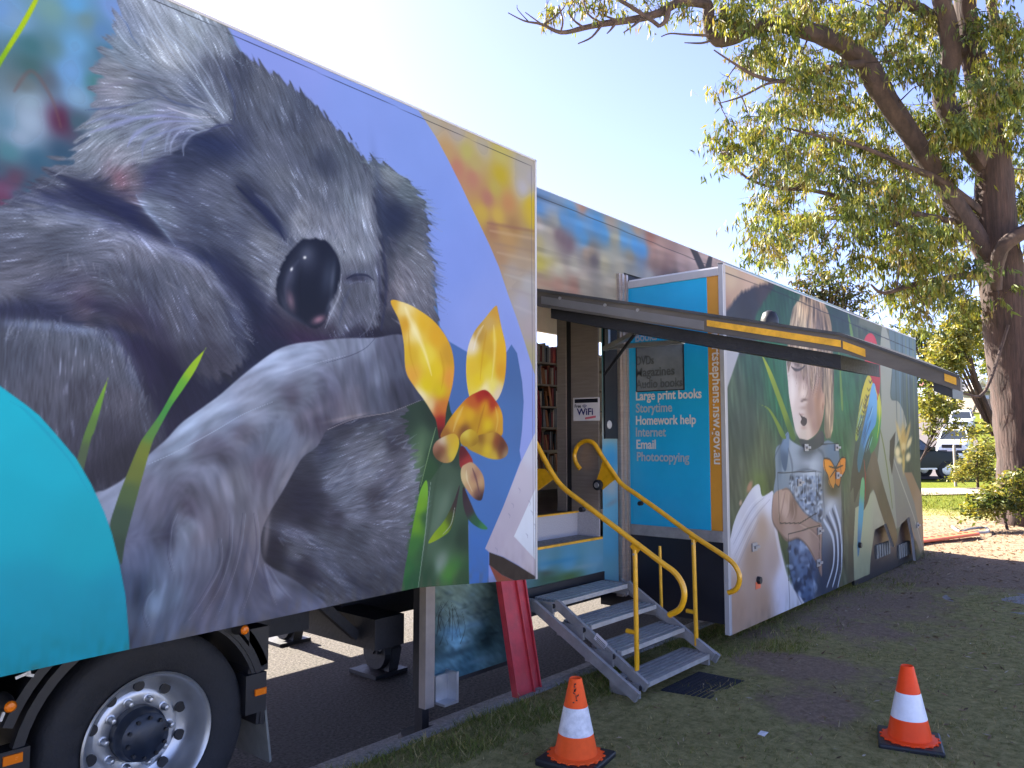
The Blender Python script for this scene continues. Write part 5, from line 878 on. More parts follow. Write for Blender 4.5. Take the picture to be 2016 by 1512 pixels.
rl0, rr0 = onY(1019, 1388, 3.37), onY(1054, 1377, 3.37); rl1, rr1 = onY(975, 1150, 3.62), onY(1007, 1147, 3.62); re0, re1 = onY(1073, 1371, 3.37), onY(1030, 1146, 3.62)
ramp_board(rl0[0], rr0[0], rl1[0], rr1[0], rl1[2] + .1, .035, 3.37, 3.60, 'wide faded red ramp board leaning against the trailer skirt')
ramp_board(rr0[0] + .012, re0[0], rr1[0] + .012, re1[0], rl1[2] + .08, .03, 3.40, 3.63, 'narrow red ramp board leaning right beside the wide one')
# ---------------------------------------------------------------- the lorry under the gooseneck: wheel, guards
truck = thing('prime_mover', 'dark lorry rear axle and mudguard under the koala panel', 'truck', (1.75, 4.4, 0))
WX, WZ, WY = 1.746, .497, 3.78
whl = MB().lathe([(.306, -.0), (.33, -.012), (.40, -.03), (.46, -.022), (.485, .0), (.497, .04), (.5, .12), (.497, .22), (.48, .28), (.40, .31), (.30, .31)], (WX, WY, WZ), 'Y', 72)
tyre = whl.build('tyre', M['rubber'], truck, True)
rim = MB().lathe([(.302, -.004), (.309, -.014), (.302, -.022), (.292, -.016), (.285, .0), (.272, .03), (.262, .075), (.252, .10), (.235, .125), (.20, .135), (.186, .128), (.172, .128), (.14, .128), (.125, .135)], (WX, WY, WZ), 'Y', 64).build('rim', M['alu'], truck, True)
for k in range(10):
    a = 2 * math.pi * (k + .5) / 10; c = (WX + .2225 * math.cos(a), WY + .118, WZ + .2225 * math.sin(a)); MB().lathe([(0, -.003), (.026, -.003), (.026, .012), (0, .012)], c, 'Y', 18).build('hand_hole', M['black'], truck)
for k in range(10):
    a = 2 * math.pi * k / 10; c = (WX + .157 * math.cos(a), WY + .128, WZ + .157 * math.sin(a))
    MB().lathe([(0, -.045), (.010, -.043), (.016, -.034), (.017, -.006), (.023, -.004), (.023, 0)], c, 'Y', 14).build('wheel_nut', M['alu'], truck, True)
MB().lathe([(0, -.02), (.075, -.02), (.085, -.012), (.10, -.008), (.112, .0), (.118, .05), (.128, .06), (.130, .14)], (WX, WY + .03, WZ), 'Y', 40).build('hub', M['hubblue'], truck, True)
for k in range(10):
    a = 2 * math.pi * (k + .3) / 10; c = (WX + .092 * math.cos(a), WY + .02, WZ + .092 * math.sin(a)); MB().lathe([(0, -.016), (.009, -.016), (.009, 0), (0, 0)], c, 'Y', 8).build('hub_bolt', M['dark'], truck)
MB().lathe([(0, .0), (.24, .0), (.25, .02), (.25, .4)], (WX, WY + .15, WZ), 'Y', 32).build('brake_drum', M['dark'], truck)
whl2 = MB().lathe([(.28, .36), (.40, .34), (.48, .36), (.5, .42), (.5, .58), (.47, .64), (.3, .64)], (WX, WY, WZ), 'Y', 48).build('tyre', M['rubber'], truck, True)
# mudguard
def arc(r0, r1, a0, a1, y0, y1, n=28):
    b = MB(); v = []
    for i in range(n + 1):
        a = math.radians(a0 + (a1 - a0) * i / n); c, s = math.cos(a), math.sin(a)
        v += [(WX + r0 * c, y0, WZ + r0 * s), (WX + r1 * c, y0, WZ + r1 * s), (WX + r1 * c, y1, WZ + r1 * s), (WX + r0 * c, y1, WZ + r0 * s)]
    f = []
    for i in range(n):
        for k in range(4): f.append((i * 4 + k, i * 4 + (k + 1) % 4, i * 4 + 4 + (k + 1) % 4, i * 4 + 4 + k))
    f += [(0, 1, 2, 3), (n * 4 + 3, n * 4 + 2, n * 4 + 1, n * 4)]
    return b.add(v, f)
arc(.555, .575, -8, 188, WY - .03, WY + .62).build('mudguard', M['black'], truck, True)
arc(.575, .60, -8, 188, WY - .035, WY + .01).build('mudguard_rim', M['black'], truck, True); arc(.62, .66, 20, 160, WY - .02, WY + .02).build('mudguard_rim', M['black'], truck, True)
def at_t(x, y, Y=WY - .02): p = onY(x, y, Y); return p
p0, p1 = at_t(484, 1380), at_t(533, 1505)
ft, fb_ = at_t(523, 1378), at_t(531, 1502)
MB().hexa([(fb_[0], WY - .02, fb_[2]), (fb_[0] - .01, WY + .6, fb_[2]), (fb_[0] + .01, WY + .6, fb_[2]), (fb_[0] + .012, WY - .02, fb_[2] + .01), (ft[0] - .012, WY - .02, ft[2]), (ft[0] - .012, WY + .6, ft[2]), (ft[0], WY + .6, ft[2]), (ft[0], WY - .02, ft[2])]).build('mudflap', M['mud'], truck)
a = at_t(503, 1371, WY - .06); c = at_t(525, 1357, WY - .06)
MB().box((a[0], WY - .06, a[2]), (c[0], WY - .05, c[2] + .012)).build('reflector', M['amber'], truck)
MB().box((a[0] - .05, WY - .049, a[2] - .09), (c[0] + .005, WY + .05, c[2] + .09)).box((a[0] - .02, WY - .02, c[2] + .09), (c[0] + .03, WY + .3, c[2] + .32)).build('guard_bracket', M['black'], truck)
a = at_t(6, 1510, WY - .06); c = at_t(45, 1493, WY - .06); MB().box((a[0], WY - .06, a[2]), (c[0], WY - .05, c[2] + .025)).build('reflector', M['amber'], truck)
MB().box((a[0] - .4, WY - .049, a[2] - .3), (c[0] + .03, WY + .05, c[2] + .04)).build('guard_bracket', M['black'], truck)
for (x, y, dx) in ((20, 1391, 0), (481, 1240, 0)):
    p = at_t(x, y, WY - .10); MB().lathe([(0, -.012), (.02, -.01), (.026, 0), (.028, .03), (.036, .07), (.036, .12)], tuple(p), 'Y', 20).build('marker_lamp', M['black'], truck, True)
    MB().lathe([(0, -.017), (.016, -.015), (.0235, -.006), (.0235, .0)], (p[0], p[1], p[2]), 'Y', 18).build('lamp_lens', M['amber'], truck, True)
b = MB()
for (x0, y0, x1, y1) in ((30, 1335, 60, 1322), (0, 1420, 8, 1400), (52, 1328, 66, 1330)): b.beam(at_t(x0, y0, WY - .03), at_t(x1, y1, WY - .03), .01, .012)
b.build('guard_clip', M['alu'], truck)
MB().box((-.9, WY + .05, .55), (WX - .62, WY + .5, 1.0)).box((-.9, 4.3, .7), (3.0, 4.42, .95)).box((-.9, 5.2, .7), (3.0, 5.32, .95)).build('frame_rail', M['dark'], truck)
MB().box((WX - .1, WY + .5, WZ - .1), (WX + .1, 5.9, WZ + .1)).build('axle', M['dark'], truck)
# ---------------------------------------------------------------- cones
def cone(px, py, zg, label, m1, m2, marks):
    p = onZ(px, py, zg + .045); t = thing('traffic_cone', label, 'traffic cone', (p[0], p[1], zg), 'traffic cones by the steps')
    Rb = Matrix.Rotation(rnd.uniform(-.25, .25) + .35, 4, 'Z')
    o = MB().box((-.165, -.165, 0), (.165, .165, .042)).build('base', M['black'], None, bev=.012); o.data.transform(Rb); o.data.transform(Matrix.Translation(t.location)); attach(o, t)
    lc = (p[0], p[1], zg)
    r = lambda h: .118 + (.034 - .118) * (h - .05) / .395
    n = 40; b = MB().lathe([(.145, .043), (.142, .05), (r(.06), .056), (r(.16), .16)], lc, 'Z', n)
    for k in range(18):
        a = 2 * math.pi * k / 18; b.box((lc[0] + .146 * math.cos(a) - .009, lc[1] + .146 * math.sin(a) - .009, zg + .043), (lc[0] + .146 * math.cos(a) + .009, lc[1] + .146 * math.sin(a) + .009, zg + .049))
    b.lathe([(r(.30), .30), (r(.44), .44), (.031, .446), (.026, .44), (.024, .40)], lc, 'Z', n); b.build('cone_body', m1, t, True)
    MB().lathe([(r(.16) + .0006, .16), (r(.30) + .0006, .30)], lc, 'Z', n).build('reflective_band', m2, t, True)
    if marks:
        b = MB()
        for i in range(9):
            h = .33 + .011 * i; a = math.radians(215) + rnd.uniform(-.22, .22); rr = r(h) + .001; c = Vector((lc[0] + rr * math.cos(a), lc[1] + rr * math.sin(a), zg + h)); b.beam(c, c + Vector((rnd.uniform(-.01, .01), rnd.uniform(-.01, .01), rnd.uniform(.006, .016))), .008, .003)
        b.build('scribble', M['black'], t)
cone(1134, 1484, .185, 'scuffed orange traffic cone with a dirty white band and black scribble', M['cone2'], M['scuffed'], True)
cone(1791, 1452, .185, 'clean bright orange traffic cone with a shiny reflective band', M['cone'], M['reflect'], False)
# ---------------------------------------------------------------- mat, cover, small litter
q = [onZ(x, y, .205) for x, y in ((1300, 1362), (1378, 1325), (1467, 1343), (1398, 1382))]
mt = thing('rubber_mat', 'dark ribbed rubber mat lying on the grass below the steps', 'mat', tuple(q[0]))
MB().prism([tuple(p) for p in q], (0, 0, .012)).build('sheet', M['mat'], mt, bev=.004)
b = MB(); q = [np.array(p) for p in q]
for i in range(22):
    for j in range(10):
        s, t_ = (i + .5 + .5 * (j % 2) * .6) / 23, (j + .5) / 10; c = q[0] * (1 - s) * (1 - t_) + q[1] * s * (1 - t_) + q[2] * s * t_ + q[3] * (1 - s) * t_
        b.box((c[0] - .009, c[1] - .013, c[2] + .0125), (c[0] + .009, c[1] + .013, c[2] + .0175))
b.build('studs', M['mat'], mt)
p = onZ(1985, 1187, .2); o = MB().lathe([(0, .0), (.60, 0), (.62, .015), (.58, .02), (.52, .016), (0, .018)], (p[0], p[1], .195), 'Z', 36).build('access_cover', M['concrete'], None, True); tag(o, 'round concrete access cover set into the grass at the right edge', 'cover')
p = onZ(1507, 1452, .2); o = MB().add([(p[0] - .05, p[1], .205), (p[0], p[1] - .02, .235), (p[0] + .05, p[1] + .01, .21), (p[0] + .03, p[1] + .04, .222), (p[0] - .02, p[1] + .04, .215)], [(0, 1, 2, 3, 4)]).build('paper_scrap', M['paper'], None); tag(o, 'crumpled white paper scrap lying on the grass between the cones', 'litter')
a, c = onZ(1780, 1070, .25), onZ(1914, 1052, .25)
t = thing('cable_ramp', 'orange plastic cable ramp lying on the ground behind the trailer', 'cable ramp', (c[0], c[1], .24))
MB().beam((a[0], a[1], .27), (c[0], c[1], .27), .28, .05).build('strip', M['orangeplastic'], t, bev=.02)
b = MB()
for k in range(10): s = k / 10; b.box((a[0] + (c[0] - a[0]) * s - .03, a[1] + (c[1] - a[1]) * s - .03, .296), (a[0] + (c[0] - a[0]) * s + .03, a[1] + (c[1] - a[1]) * s + .03, .302))
b.build('slots', M['black'], t)
pp = np.array([onZ(x, y, .25) for x, y in ((1910, 1052), (1925, 1050), (1945, 1048), (1940, 1040), (1910, 1042), (1890, 1047), (1875, 1038))]); pp[:, 2] = .26
o = MB().tube(spline(pp, 4, False), .025, 8).build('cable', M['grey'], None, True); tag(o, 'grey cable curling on the dirt beside the orange ramp', 'cable')
# ---------------------------------------------------------------- ground
GD = np.array([.982, .189])
def gh(x, y):
    s = np.asarray(x) * GD[0] + np.asarray(y) * GD[1]
    h = np.interp(s, [-500, 24, 38, 56, 75, 98, 127, 180, 400, 900], [.2, .2, .37, .66, 2.5, 4.5, 7.4, 11, 18, 20])
    return h
def und(x, y): return .012 * np.sin(1.3 * x + .7 * y) + .010 * np.sin(2.9 * y - 1.1 * x + 1) + .006 * np.sin(5.1 * x + 3.3 * y)
def onT(x, y):
    d = ray(x, y); t = 5.0
    for _ in range(400):
        p = _C + d * t
        if p[2] <= gh(p[0], p[1]): break
        t *= 1.012
    p = _C + d * t; p[2] = gh(p[0], p[1]); return p
def band(a, b, n): return np.linspace(a, b, n, endpoint=False)
gx = np.concatenate([-np.geomspace(900, 4, 24), band(-3, 1, 16), band(1, 14.4, 150), [14.4, 14.6], np.arange(14.9, 45, .45), np.geomspace(45, 900, 40)])
gy = np.concatenate([-np.geomspace(900, 4, 30), band(-3.6, 3.36, 76), [3.36, 3.40, 3.60, 3.66], np.arange(4, 16, .6), np.geomspace(16, 900, 34)])
X, Y = np.meshgrid(gx, gy); Z = gh(X, Y) + und(X, Y) * (np.abs(X) < 60) * (Y < 3.3)
bay = (X < 14.5) & (Y > 3.5) & (Y < 60); Z = np.where(bay, -.10, Z)
DIRT = [(1560, 1310, .35, .8), (1640, 1230, .6, .5), (1720, 1190, .8, .5), (1850, 1130, 1.2, .55), (1960, 1130, 1.2, .5), (1640, 1405, .3, .6), (1500, 1250, .3, .5), (1560, 1390, .3, .3), (1480, 1300, .2, .4), (1700, 1330, .4, .25), (1900, 1060, 2.2, .55), (1990, 1050, 2.0, .5), (1840, 1035, 2.0, .5), (1780, 1180, .5, .35), (1950, 1075, 1.5, .6), (1590, 1470, .25, .35), (1740, 1250, .4, .3)]
def dirt(x, y):
    d = np.zeros_like(np.asarray(x, float))
    for px, py, r, a in DIRT:
        p = onZ(px, py, .2); d = d + a * np.exp(-((x - p[0]) ** 2 + ((y - p[1]) * 1.2) ** 2) / (2 * (r * .8) ** 2))
    d += .12 * (np.sin(x * 1.7 + y * 2.3) * np.sin(x * .9 - y * 1.9))
    return np.clip(d * .75, -.1, .6)
lush = np.clip((X * GD[0] + Y * GD[1] - 20.5) / 2.0, 0, 1)
gc = np.stack([dirt(X, Y) * (1 - lush), lush, np.zeros_like(X)], -1).reshape(-1, 3)
nv, nu = X.shape; a = (np.arange(nv - 1)[:, None] * nu + np.arange(nu - 1)[None, :]).ravel()
g = fast_mesh('ground', np.stack([X.ravel(), Y.ravel(), Z.ravel()], 1), np.stack([a, a + 1, a + nu + 1, a + nu], 1), M['ground'], None, gc, True); tag(g, kind='structure')
o = fast_mesh('parking_bay', np.array([(-40, 3.6, 0), (14.5, 3.6, 0), (14.5, 60, 0), (-40, 60, 0)], float), np.array([[0, 1, 2, 3]]), M['asphalt']); tag(o, kind='structure')
b = MB()
prof = [(3.345, .195), (3.37, .212), (3.44, .212), (3.49, .19), (3.54, .10), (3.60, .055), (3.74, .03), (3.93, .006), (3.93, -.08), (3.34, -.08)]
x = -14.0
while x < 14.4:
    L = 2.4; b.prism([(x, y, z) for y, z in prof], (min(L - .012, 14.45 - x), 0, 0)); x += L
o = b.build('kerb', M['concrete'], None); tag(o, kind='structure')
o = MB().box((14.45, 3.4, -.1), (14.7, 60, .205)).build('kerb', M['concrete'], None); tag(o, kind='structure')
o = MB().box((-30, -24, .0), (50, -2.4, .215)).build('bounce_slab', M['bounce_slab'], None); tag(o, kind='structure')  # added unseen slab behind the camera, bounces sun onto the shaded side
def strip(name, le, re, m, up, n=8):
    A = spline([onT(*p)[:2] for p in le], n, False); B = spline([onT(*p)[:2] for p in re], n, False); k = 6
    P = np.array([[A[i] + (B[i] - A[i]) * j / k for j in range(k + 1)] for i in range(len(A))]).reshape(-1, 2)
    V = np.column_stack([P, gh(P[:, 0], P[:, 1]) + up]); w_ = k + 1; q = (np.arange(len(A) - 1)[:, None] * w_ + np.arange(k)[None, :]).ravel()
    return tag(fast_mesh(name, V, np.stack([q, q + 1, q + w_ + 1, q + w_], 1), m, None, None, True), kind='structure')
strip('street', [(1700, 946), (1720, 900), (1740, 866), (1770, 838), (1800, 815)], [(1872, 946), (1915, 905), (1925, 870), (1895, 838), (1860, 812)], M['street'], .05)
strip('path', [(1700, 978), (1780, 977), (1850, 976), (1920, 975), (2040, 974)], [(1700, 964), (1780, 963.5), (1850, 963), (1920, 962.5), (2040, 962)], M['path'], .03)
# grass blades and litter
def blades(n, xr, yr, hmin, hmax, wd, name, cols, pw=1.0, keep=None):
    x = xr[0] + (xr[1] - xr[0]) * npr.random(n) ** pw; y = yr[0] + (yr[1] - yr[0]) * npr.random(n)
    k = npr.random(n) > np.clip(dirt(x, y) * 1.9, 0, .93)
    cl = np.sin(x * 5.3 + 1.1 * np.sin(y * 4.1)) * np.sin(y * 6.1 + 1.3 * np.sin(x * 3.7)); k &= npr.random(n) < .62 + .38 * cl
    x, y, cl = x[k], y[k], cl[k]; n = len(x); z = gh(x, y) + und(x, y) - .004
    h = (hmin + (hmax - hmin) * npr.random(n) ** 2) * (1 + .5 * np.clip(cl, -1, 1)); an = npr.random(n) * 6.283; ln = h * npr.uniform(.2, 1.5, n); la = npr.random(n) * 6.283
    w_ = wd * npr.uniform(.6, 1.4, n); dx, dy = np.cos(an) * w_, np.sin(an) * w_
    V = np.empty((n, 3, 3)); V[:, 0] = np.stack([x - dx, y - dy, z], 1); V[:, 1] = np.stack([x + dx, y + dy, z], 1); V[:, 2] = np.stack([x + np.cos(la) * ln, y + np.sin(la) * ln, z + h], 1)
    C = np.array(cols)[npr.integers(0, len(cols), n)] * npr.uniform(.7, 1.3, (n, 1))
    o = fast_mesh(name, V.reshape(-1, 3), np.arange(n * 3).reshape(-1, 3), M['blade'], None, np.repeat(C, 3, 0)); return tag(o, kind='stuff')
GC = [(.12, .155, .036), (.165, .185, .046), (.10, .13, .034), (.25, .22, .09), (.46, .38, .20), (.145, .165, .044), (.38, .32, .16), (.2, .19, .07)]
blades(150000, (1.2, 14.5), (-3.4, 3.33), .010, .036, .0022, 'grass', GC, 1.35)
blades(26000, (2.0, 12), (2.95, 3.36), .02, .06, .003, 'grass', GC[:3] + GC[:1] + GC[5:], 1.2)
blades(24000, (5.8, 13.2), (2.35, 3.3), .02, .065, .003, 'grass', GC[:3] + GC[5:], 1.0)
blades(4500, (1.2, 12), (-3.4, 3.3), .012, .05, .0022, 'dry_grass', [(.34, .28, .18), (.42, .36, .25), (.26, .20, .12)], 1.2)
def litter(n, cx, cy, sx, sy, size, cols, name):
    x = npr.normal(cx, sx, n); y = npr.normal(cy, sy, n); k = ~((y > 3.34) & (x < 14.8)); x, y = x[k], y[k]; n = len(x); z = gh(x, y) + und(x, y) * (y < 3.3) + .008
    an = npr.random(n) * 6.283; L = size * npr.uniform(.5, 1.5, n); u = np.stack([np.cos(an) * L, np.sin(an) * L, npr.normal(0, .2, n) * L], 1); v = np.stack([-np.sin(an) * L * .22, np.cos(an) * L * .22, npr.normal(0, .2, n) * L * .3], 1)
    c = np.stack([x, y, z], 1); V = np.stack([c - u, c - v, c + u, c + v], 1).reshape(-1, 3)
    C = np.array(cols)[npr.integers(0, len(cols), n)] * npr.uniform(.7, 1.25, (n, 1)); return tag(fast_mesh(name, V, np.arange(n * 4).reshape(-1, 4), M['blade'], None, np.repeat(C, 4, 0)), kind='stuff')
LC = [(.20, .12, .075), (.28, .19, .13), (.12, .075, .05), (.34, .26, .19)]
litter(7000, 16.5, 1.5, 2.6, 2.6, .045, LC, 'leaf_litter'); litter(2500, 11, 1.2, 2.6, 1.6, .03, LC, 'leaf_litter'); litter(900, 6, 1.4, 2.2, 1.3, .022, LC + [(.4, .36, .3)], 'leaf_litter')
blades(26000, (19.5, 27), (-3, 7.5), .03, .10, .008, 'grass', [(.10, .13, .02), (.16, .17, .03), (.07, .10, .02), (.2, .19, .05)])
# ---------------------------------------------------------------- trees
def leaves(C, L, W, hang, cols, spread=None):       # C: leaf base points
    n = len(C); az = npr.random(n) * 6.283; tilt = np.clip(npr.normal(hang, .45, n), -.6, 1.55)
    d = np.stack([np.cos(az) * np.cos(tilt), np.sin(az) * np.cos(tilt), -np.sin(tilt)], 1)
    r = npr.normal(size=(n, 3)); s = np.cross(d, r); s /= np.linalg.norm(s, axis=1, keepdims=True) + 1e-9
    l = (L * npr.uniform(.6, 1.3, n))[:, None]; w_ = (W * npr.uniform(.7, 1.3, n))[:, None]
    nrm = np.cross(d, s); V = np.stack([C, C + d * l * .42 + s * w_ + nrm * w_ * .25, C + d * l, C + d * l * .42 - s * w_ + nrm * w_ * .25], 1).reshape(-1, 3)
    col_ = np.repeat(cols, 4, 0); return V, col_
def crown_mesh(name, parent, clumps, L, W, dens, palette, hang=.95, flat=.8, twig=6):
    VV = []; CC = []
    pal = np.array(palette)
    for c, r, k in clumps:
        n = max(12, int(dens * k)); nt = max(3, n // twig); dirs = npr.normal(size=(nt, 3)); dirs /= np.linalg.norm(dirs, axis=1, keepdims=True)
        tip = np.array(c) + dirs * (r * npr.random(nt) ** .4)[:, None] * np.array([1, 1, flat])
        m = nt * twig; t = np.repeat(tip, twig, 0); f = npr.random(m)[:, None]
        base = t + np.repeat(npr.normal(size=(nt, 3)) * np.array([1, 1, .5]), twig, 0) * f * L * 1.5 + npr.normal(size=(m, 3)) * L * .12 - np.array([0, 0, 1]) * f * L * .9
        hue = np.repeat(npr.integers(0, len(pal), nt), twig); colr = pal[hue] * (.75 + .5 * npr.random((m, 1)))
        V, C_ = leaves(base, L, W, hang, colr); VV.append(V); CC.append(C_)
    V = np.concatenate(VV); return fast_mesh(name, V, np.arange(len(V)).reshape(-1, 4), M['leaf'], parent, np.concatenate(CC))
GUM = [(.115, .15, .03), (.17, .19, .035), (.075, .105, .028), (.24, .235, .05), (.055, .08, .028), (.16, .13, .04)]
TD = 15.6
gum = thing('gum_tree', 'large gum tree with rough brown trunk and long crooked limb, right of the trailer', 'tree', tuple(onZ(2018, 1040, .2)))
def limb(pts, d0, d1, m, name='limb', n=12, k=5, jit=.12):
    P = np.array([(x, y, r, d0 + (d1 - d0) * i / (len(pts) - 1)) for i, (x, y, r) in enumerate(pts)]); Q = spline(P, k, False)
    pos = [atD(x, y, d) for x, y, r, d in Q]; rad = [max(.004, r * d / FPX) for x, y, r, d in Q]
    MB().tube(pos, rad, n, True, jit).build(name, m, gum, True); return pos, rad
tp = limb([(2030, 1060, 62), (2022, 1020, 54), (2018, 900, 48), (1999, 750, 45), (1982, 620, 42), (1968, 520, 39), (1960, 430, 35), (1956, 330, 32), (1945, 250, 27), (1925, 150, 23), (1905, 60, 20), (1895, -60, 17), (1890, -200, 12)], TD, TD, M['bark'], 'trunk', 30, 8, .10)
SK = []
for pts, d0, d1 in (
    ([(1968, 540, 22), (1890, 415, 19), (1800, 275, 19), (1745, 195, 21), (1700, 122, 21), (1644, 82, 18), (1580, 58, 17), (1522, 48, 15), (1480, 57, 13), (1446, 74, 13), (1415, 80, 13), (1399, 62, 12), (1395, 38, 12), (1393, 10, 11), (1372, 5, 9), (1335, 5, 9), (1298, 25, 8), (1248, 38, 7), (1186, 47, 6), (1149, 55, 5), (1104, 64, 4), (1067, 48, 2.6), (1032, 41, 1.6), (1000, 25, .9)], TD, 13.6),
    ([(1571, 58, 12), (1580, 30, 11), (1592, -10, 10), (1600, -80, 8)], 15.0, 14.6), ([(1480, 57, 12), (1446, 50, 10), (1424, 34, 9), (1422, 10, 6)], 14.7, 14.5),
    ([(1945, 330, 24), (1885, 240, 21), (1858, 190, 20), (1872, 120, 19), (1868, 60, 18), (1850, -20, 16), (1840, -120, 12)], TD, 14.8), ([(1905, 110, 13), (1840, 40, 12), (1790, 10, 11), (1755, 20, 9), (1740, 45, 8), (1710, 70, 7), (1690, 85, 6), (1660, 90, 4)], TD, 15.4),
    ([(2000, 170, 12), (1990, 130, 11), (1965, 80, 10), (1950, 0, 9)], TD + 1, TD + .6), ([(1962, 570, 10), (1965, 510, 13), (1985, 475, 14), (2040, 445, 15)], TD - .5, TD - 1),
    ([(1950, 540, 9), (1880, 545, 7), (1800, 560, 5), (1740, 577, 3.5), (1715, 560, 2)], TD, 14.2), ([(1945, 430, 9), (1860, 360, 7), (1790, 330, 5.5), (1700, 290, 4), (1620, 270, 3), (1540, 250, 2)], TD, 14.3), ([(1880, 480, 8), (1760, 440, 6.5), (1690, 430, 5), (1620, 430, 4), (1560, 440, 2.5), (1500, 455, 1.5)], TD, 14.6),
    ([(1900, 440, 6), (1700, 400, 5), (1600, 375, 4), (1530, 370, 3.5), (1470, 350, 2.5), (1420, 300, 1.2)], TD, 14.3), ([(1700, 125, 8), (1640, 132, 7), (1590, 145, 5), (1540, 160, 4.5), (1490, 150, 3.5), (1450, 128, 2.5), (1405, 98, 1.2)], 15.0, 14.0), ([(1545, 160, 3), (1510, 165, 2.6), (1460, 190, 2), (1418, 203, 1)], 14.4, 14.0),
    ([(1186, 47, 3), (1165, 73, 2), (1138, 86, 1.2)], 13.9, 13.8), ([(1262, 38, 3), (1245, 52, 2), (1228, 64, 1.3)], 14, 13.9), ([(1318, 14, 5), (1311, 40, 5), (1298, 52, 3)], 14, 14), ([(1298, 52, 4), (1280, 38, 4), (1240, 12, 4), (1205, -8, 3)], 14, 13.8), ([(1210, 48, 3), (1203, 58, 2), (1195, 66, 1)], 14, 13.9),
    ([(1395, 70, 3), (1350, 68, 2), (1320, 66, 1.5), (1302, 72, 1)], 14.2, 14), ([(1399, 80, 2.5), (1380, 85, 2), (1347, 84, 1)], 14.2, 14), ([(1070, 48, 2), (1090, 35, 1.6), (1110, 15, 1.2), (1118, -5, 1)], 13.7, 13.6), ([(1104, 62, 2.2), (1108, 40, 1.8), (1100, 10, 1.2)], 13.7, 13.5), ([(1149, 54, 2.4), (1130, 40, 1.8), (1120, 20, 1.3), (1135, -5, 1)], 13.8, 13.6),
    ([(1067, 48, 1.6), (1050, 36, 1.2), (1034, 24, .8)], 13.6, 13.5), ([(1040, 42, 1.2), (1020, 20, .8), (1018, 10, .6)], 13.6, 13.5), ([(1186, 46, 2.4), (1160, 30, 1.8), (1150, 5, 1.2)], 13.9, 13.7), ([(1225, 42, 2.2), (1190, 30, 1.8), (1180, 8, 1.2)], 13.9, 13.7), ([(1985, 640, 3), (1940, 770, 3), (1900, 775, 2.4), (1885, 770, 1.6)], TD - .4, TD - 1)):
    SK += list(zip(*limb(pts, d0, d1, M['bark2'], 'limb', 9, 4)))
SK += list(zip(*tp))
cl = '''1075 14 16;1090 26 14;1130 8 20;1172 6 18;1200 16 16;1270 4 18;1300 12 16;1225 22 10;1345 18 20;1420 24 30;1440 34 26;1462 12 40;1520 20 50;1560 25 45;1610 15 45;1660 25 50;1700 40 45;1750 15 35;1790 60 45;1820 30 40;1700 90 40;1750 110 45;1800 120 45;1830 90 40;1850 150 40;1500 80 40;1540 95 42;1580 110 42;1470 110 28;1490 125 30;1600 150 42;1640 140 40;1560 150 36;1900 60 40;1940 40 40;1980 50 45;2010 90 40;1960 120 40;1930 160 35;1990 150 45;1900 190 40;1940 210 45;1990 215 45;2010 180 40;
1424 166 15;1410 182 12;1444 182 12;1500 215 34;1540 200 38;1580 200 42;1620 200 40;1660 190 42;1700 200 36;1730 235 42;1790 220 28;1840 235 50;1880 250 50;1920 250 40;1830 275 45;1412 268 26;1432 235 20;1450 285 32;1436 312 22;1480 255 34;1500 290 38;1530 270 38;1560 305 38;1510 335 32;1590 260 38;1620 290 42;1660 270 42;1700 290 46;1740 305 42;1790 310 50;1840 320 40;1880 330 36;1550 350 34;1600 340 36;1650 340 38;1700 355 42;1750 360 40;1790 370 45;1640 390 34;1690 400 42;1740 410 40;1800 410 45;1850 400 42;1890 400 30;
1500 400 38;1530 390 38;1545 430 36;1480 435 28;1500 465 34;1540 475 32;1580 450 34;1482 500 20;1500 515 18;1535 512 22;1600 500 26;1590 420 34;1620 455 30;1640 485 26;1700 450 42;1750 455 42;1800 460 48;1850 450 48;1780 500 48;1830 510 48;1740 510 38;1870 500 45;1800 560 42;1840 570 40;1770 560 32;1750 580 20;1810 612 26;1790 600 28;1832 632 18;1860 560 36;1880 590 30;1690 505 32;1668 530 22;1900 450 42;1920 520 30;1990 420 40;2005 520 38;1995 570 30;1990 330 45;2005 260 45;2015 400 40;1960 610 14;1965 590 12;1900 600 24;
1400 -60 60;1520 -60 60;1640 -60 60;1760 -60 60;1880 -60 60;2000 -60 60;1250 -50 40;1150 -50 35;2080 60 60;2080 200 60;2080 340 60;2070 460 50;2120 120 60;1700 -160 80;1900 -160 80;1500 -150 70;2060 -120 80'''
clumps = []
for q in cl.replace('\n', '').split(';'):
    x, y, r = (float(v) for v in q.split()); dens = 1.0
    d = TD + npr.uniform(-1.6, 1.8) if x > 1480 else 14.0 + npr.uniform(-.5, .6)
    if 1900 < x < 2000 and 200 < y < 560: d = TD + npr.uniform(1.0, 2.0) if not (x > 1890 and (y in (450, 520, 210, 250))) else TD - 1.2
    c = atD(x, y, d); rm = r * d / FPX; clumps.append((c, rm, (r / 40) ** 2 * dens))
crown_mesh('crown', gum, [(c, r * .9, k) for c, r, k in clumps], .175, .018, 440, GUM, 1.15, .75, 9)
tw = MB()
for c, rm, k in clumps:
    s = np.array([np.linalg.norm(np.array(p) - c) for p, r in SK]); i = int(np.argmin(s)); p = np.array(SK[i][0]); mid = (p + c) / 2 + np.array([npr.normal(0, .12), npr.normal(0, .12), npr.uniform(.0, .25)]) * s[i] * .5
    tw.tube([tuple(p), tuple(mid), tuple(c)], [min(.03, .010 + .008 * s[i]), .010, .004], 5, False)
    for _ in range(6):
        e = c + npr.normal(size=3) * rm * .75; st = mid + (c - mid) * npr.uniform(.2, 1); tw.tube([tuple(st), tuple((st + e) / 2 + npr.normal(size=3) * .03), tuple(e)], [.006, .004, .002], 4, False)
tw.build('twigs', M['bark2'], gum)
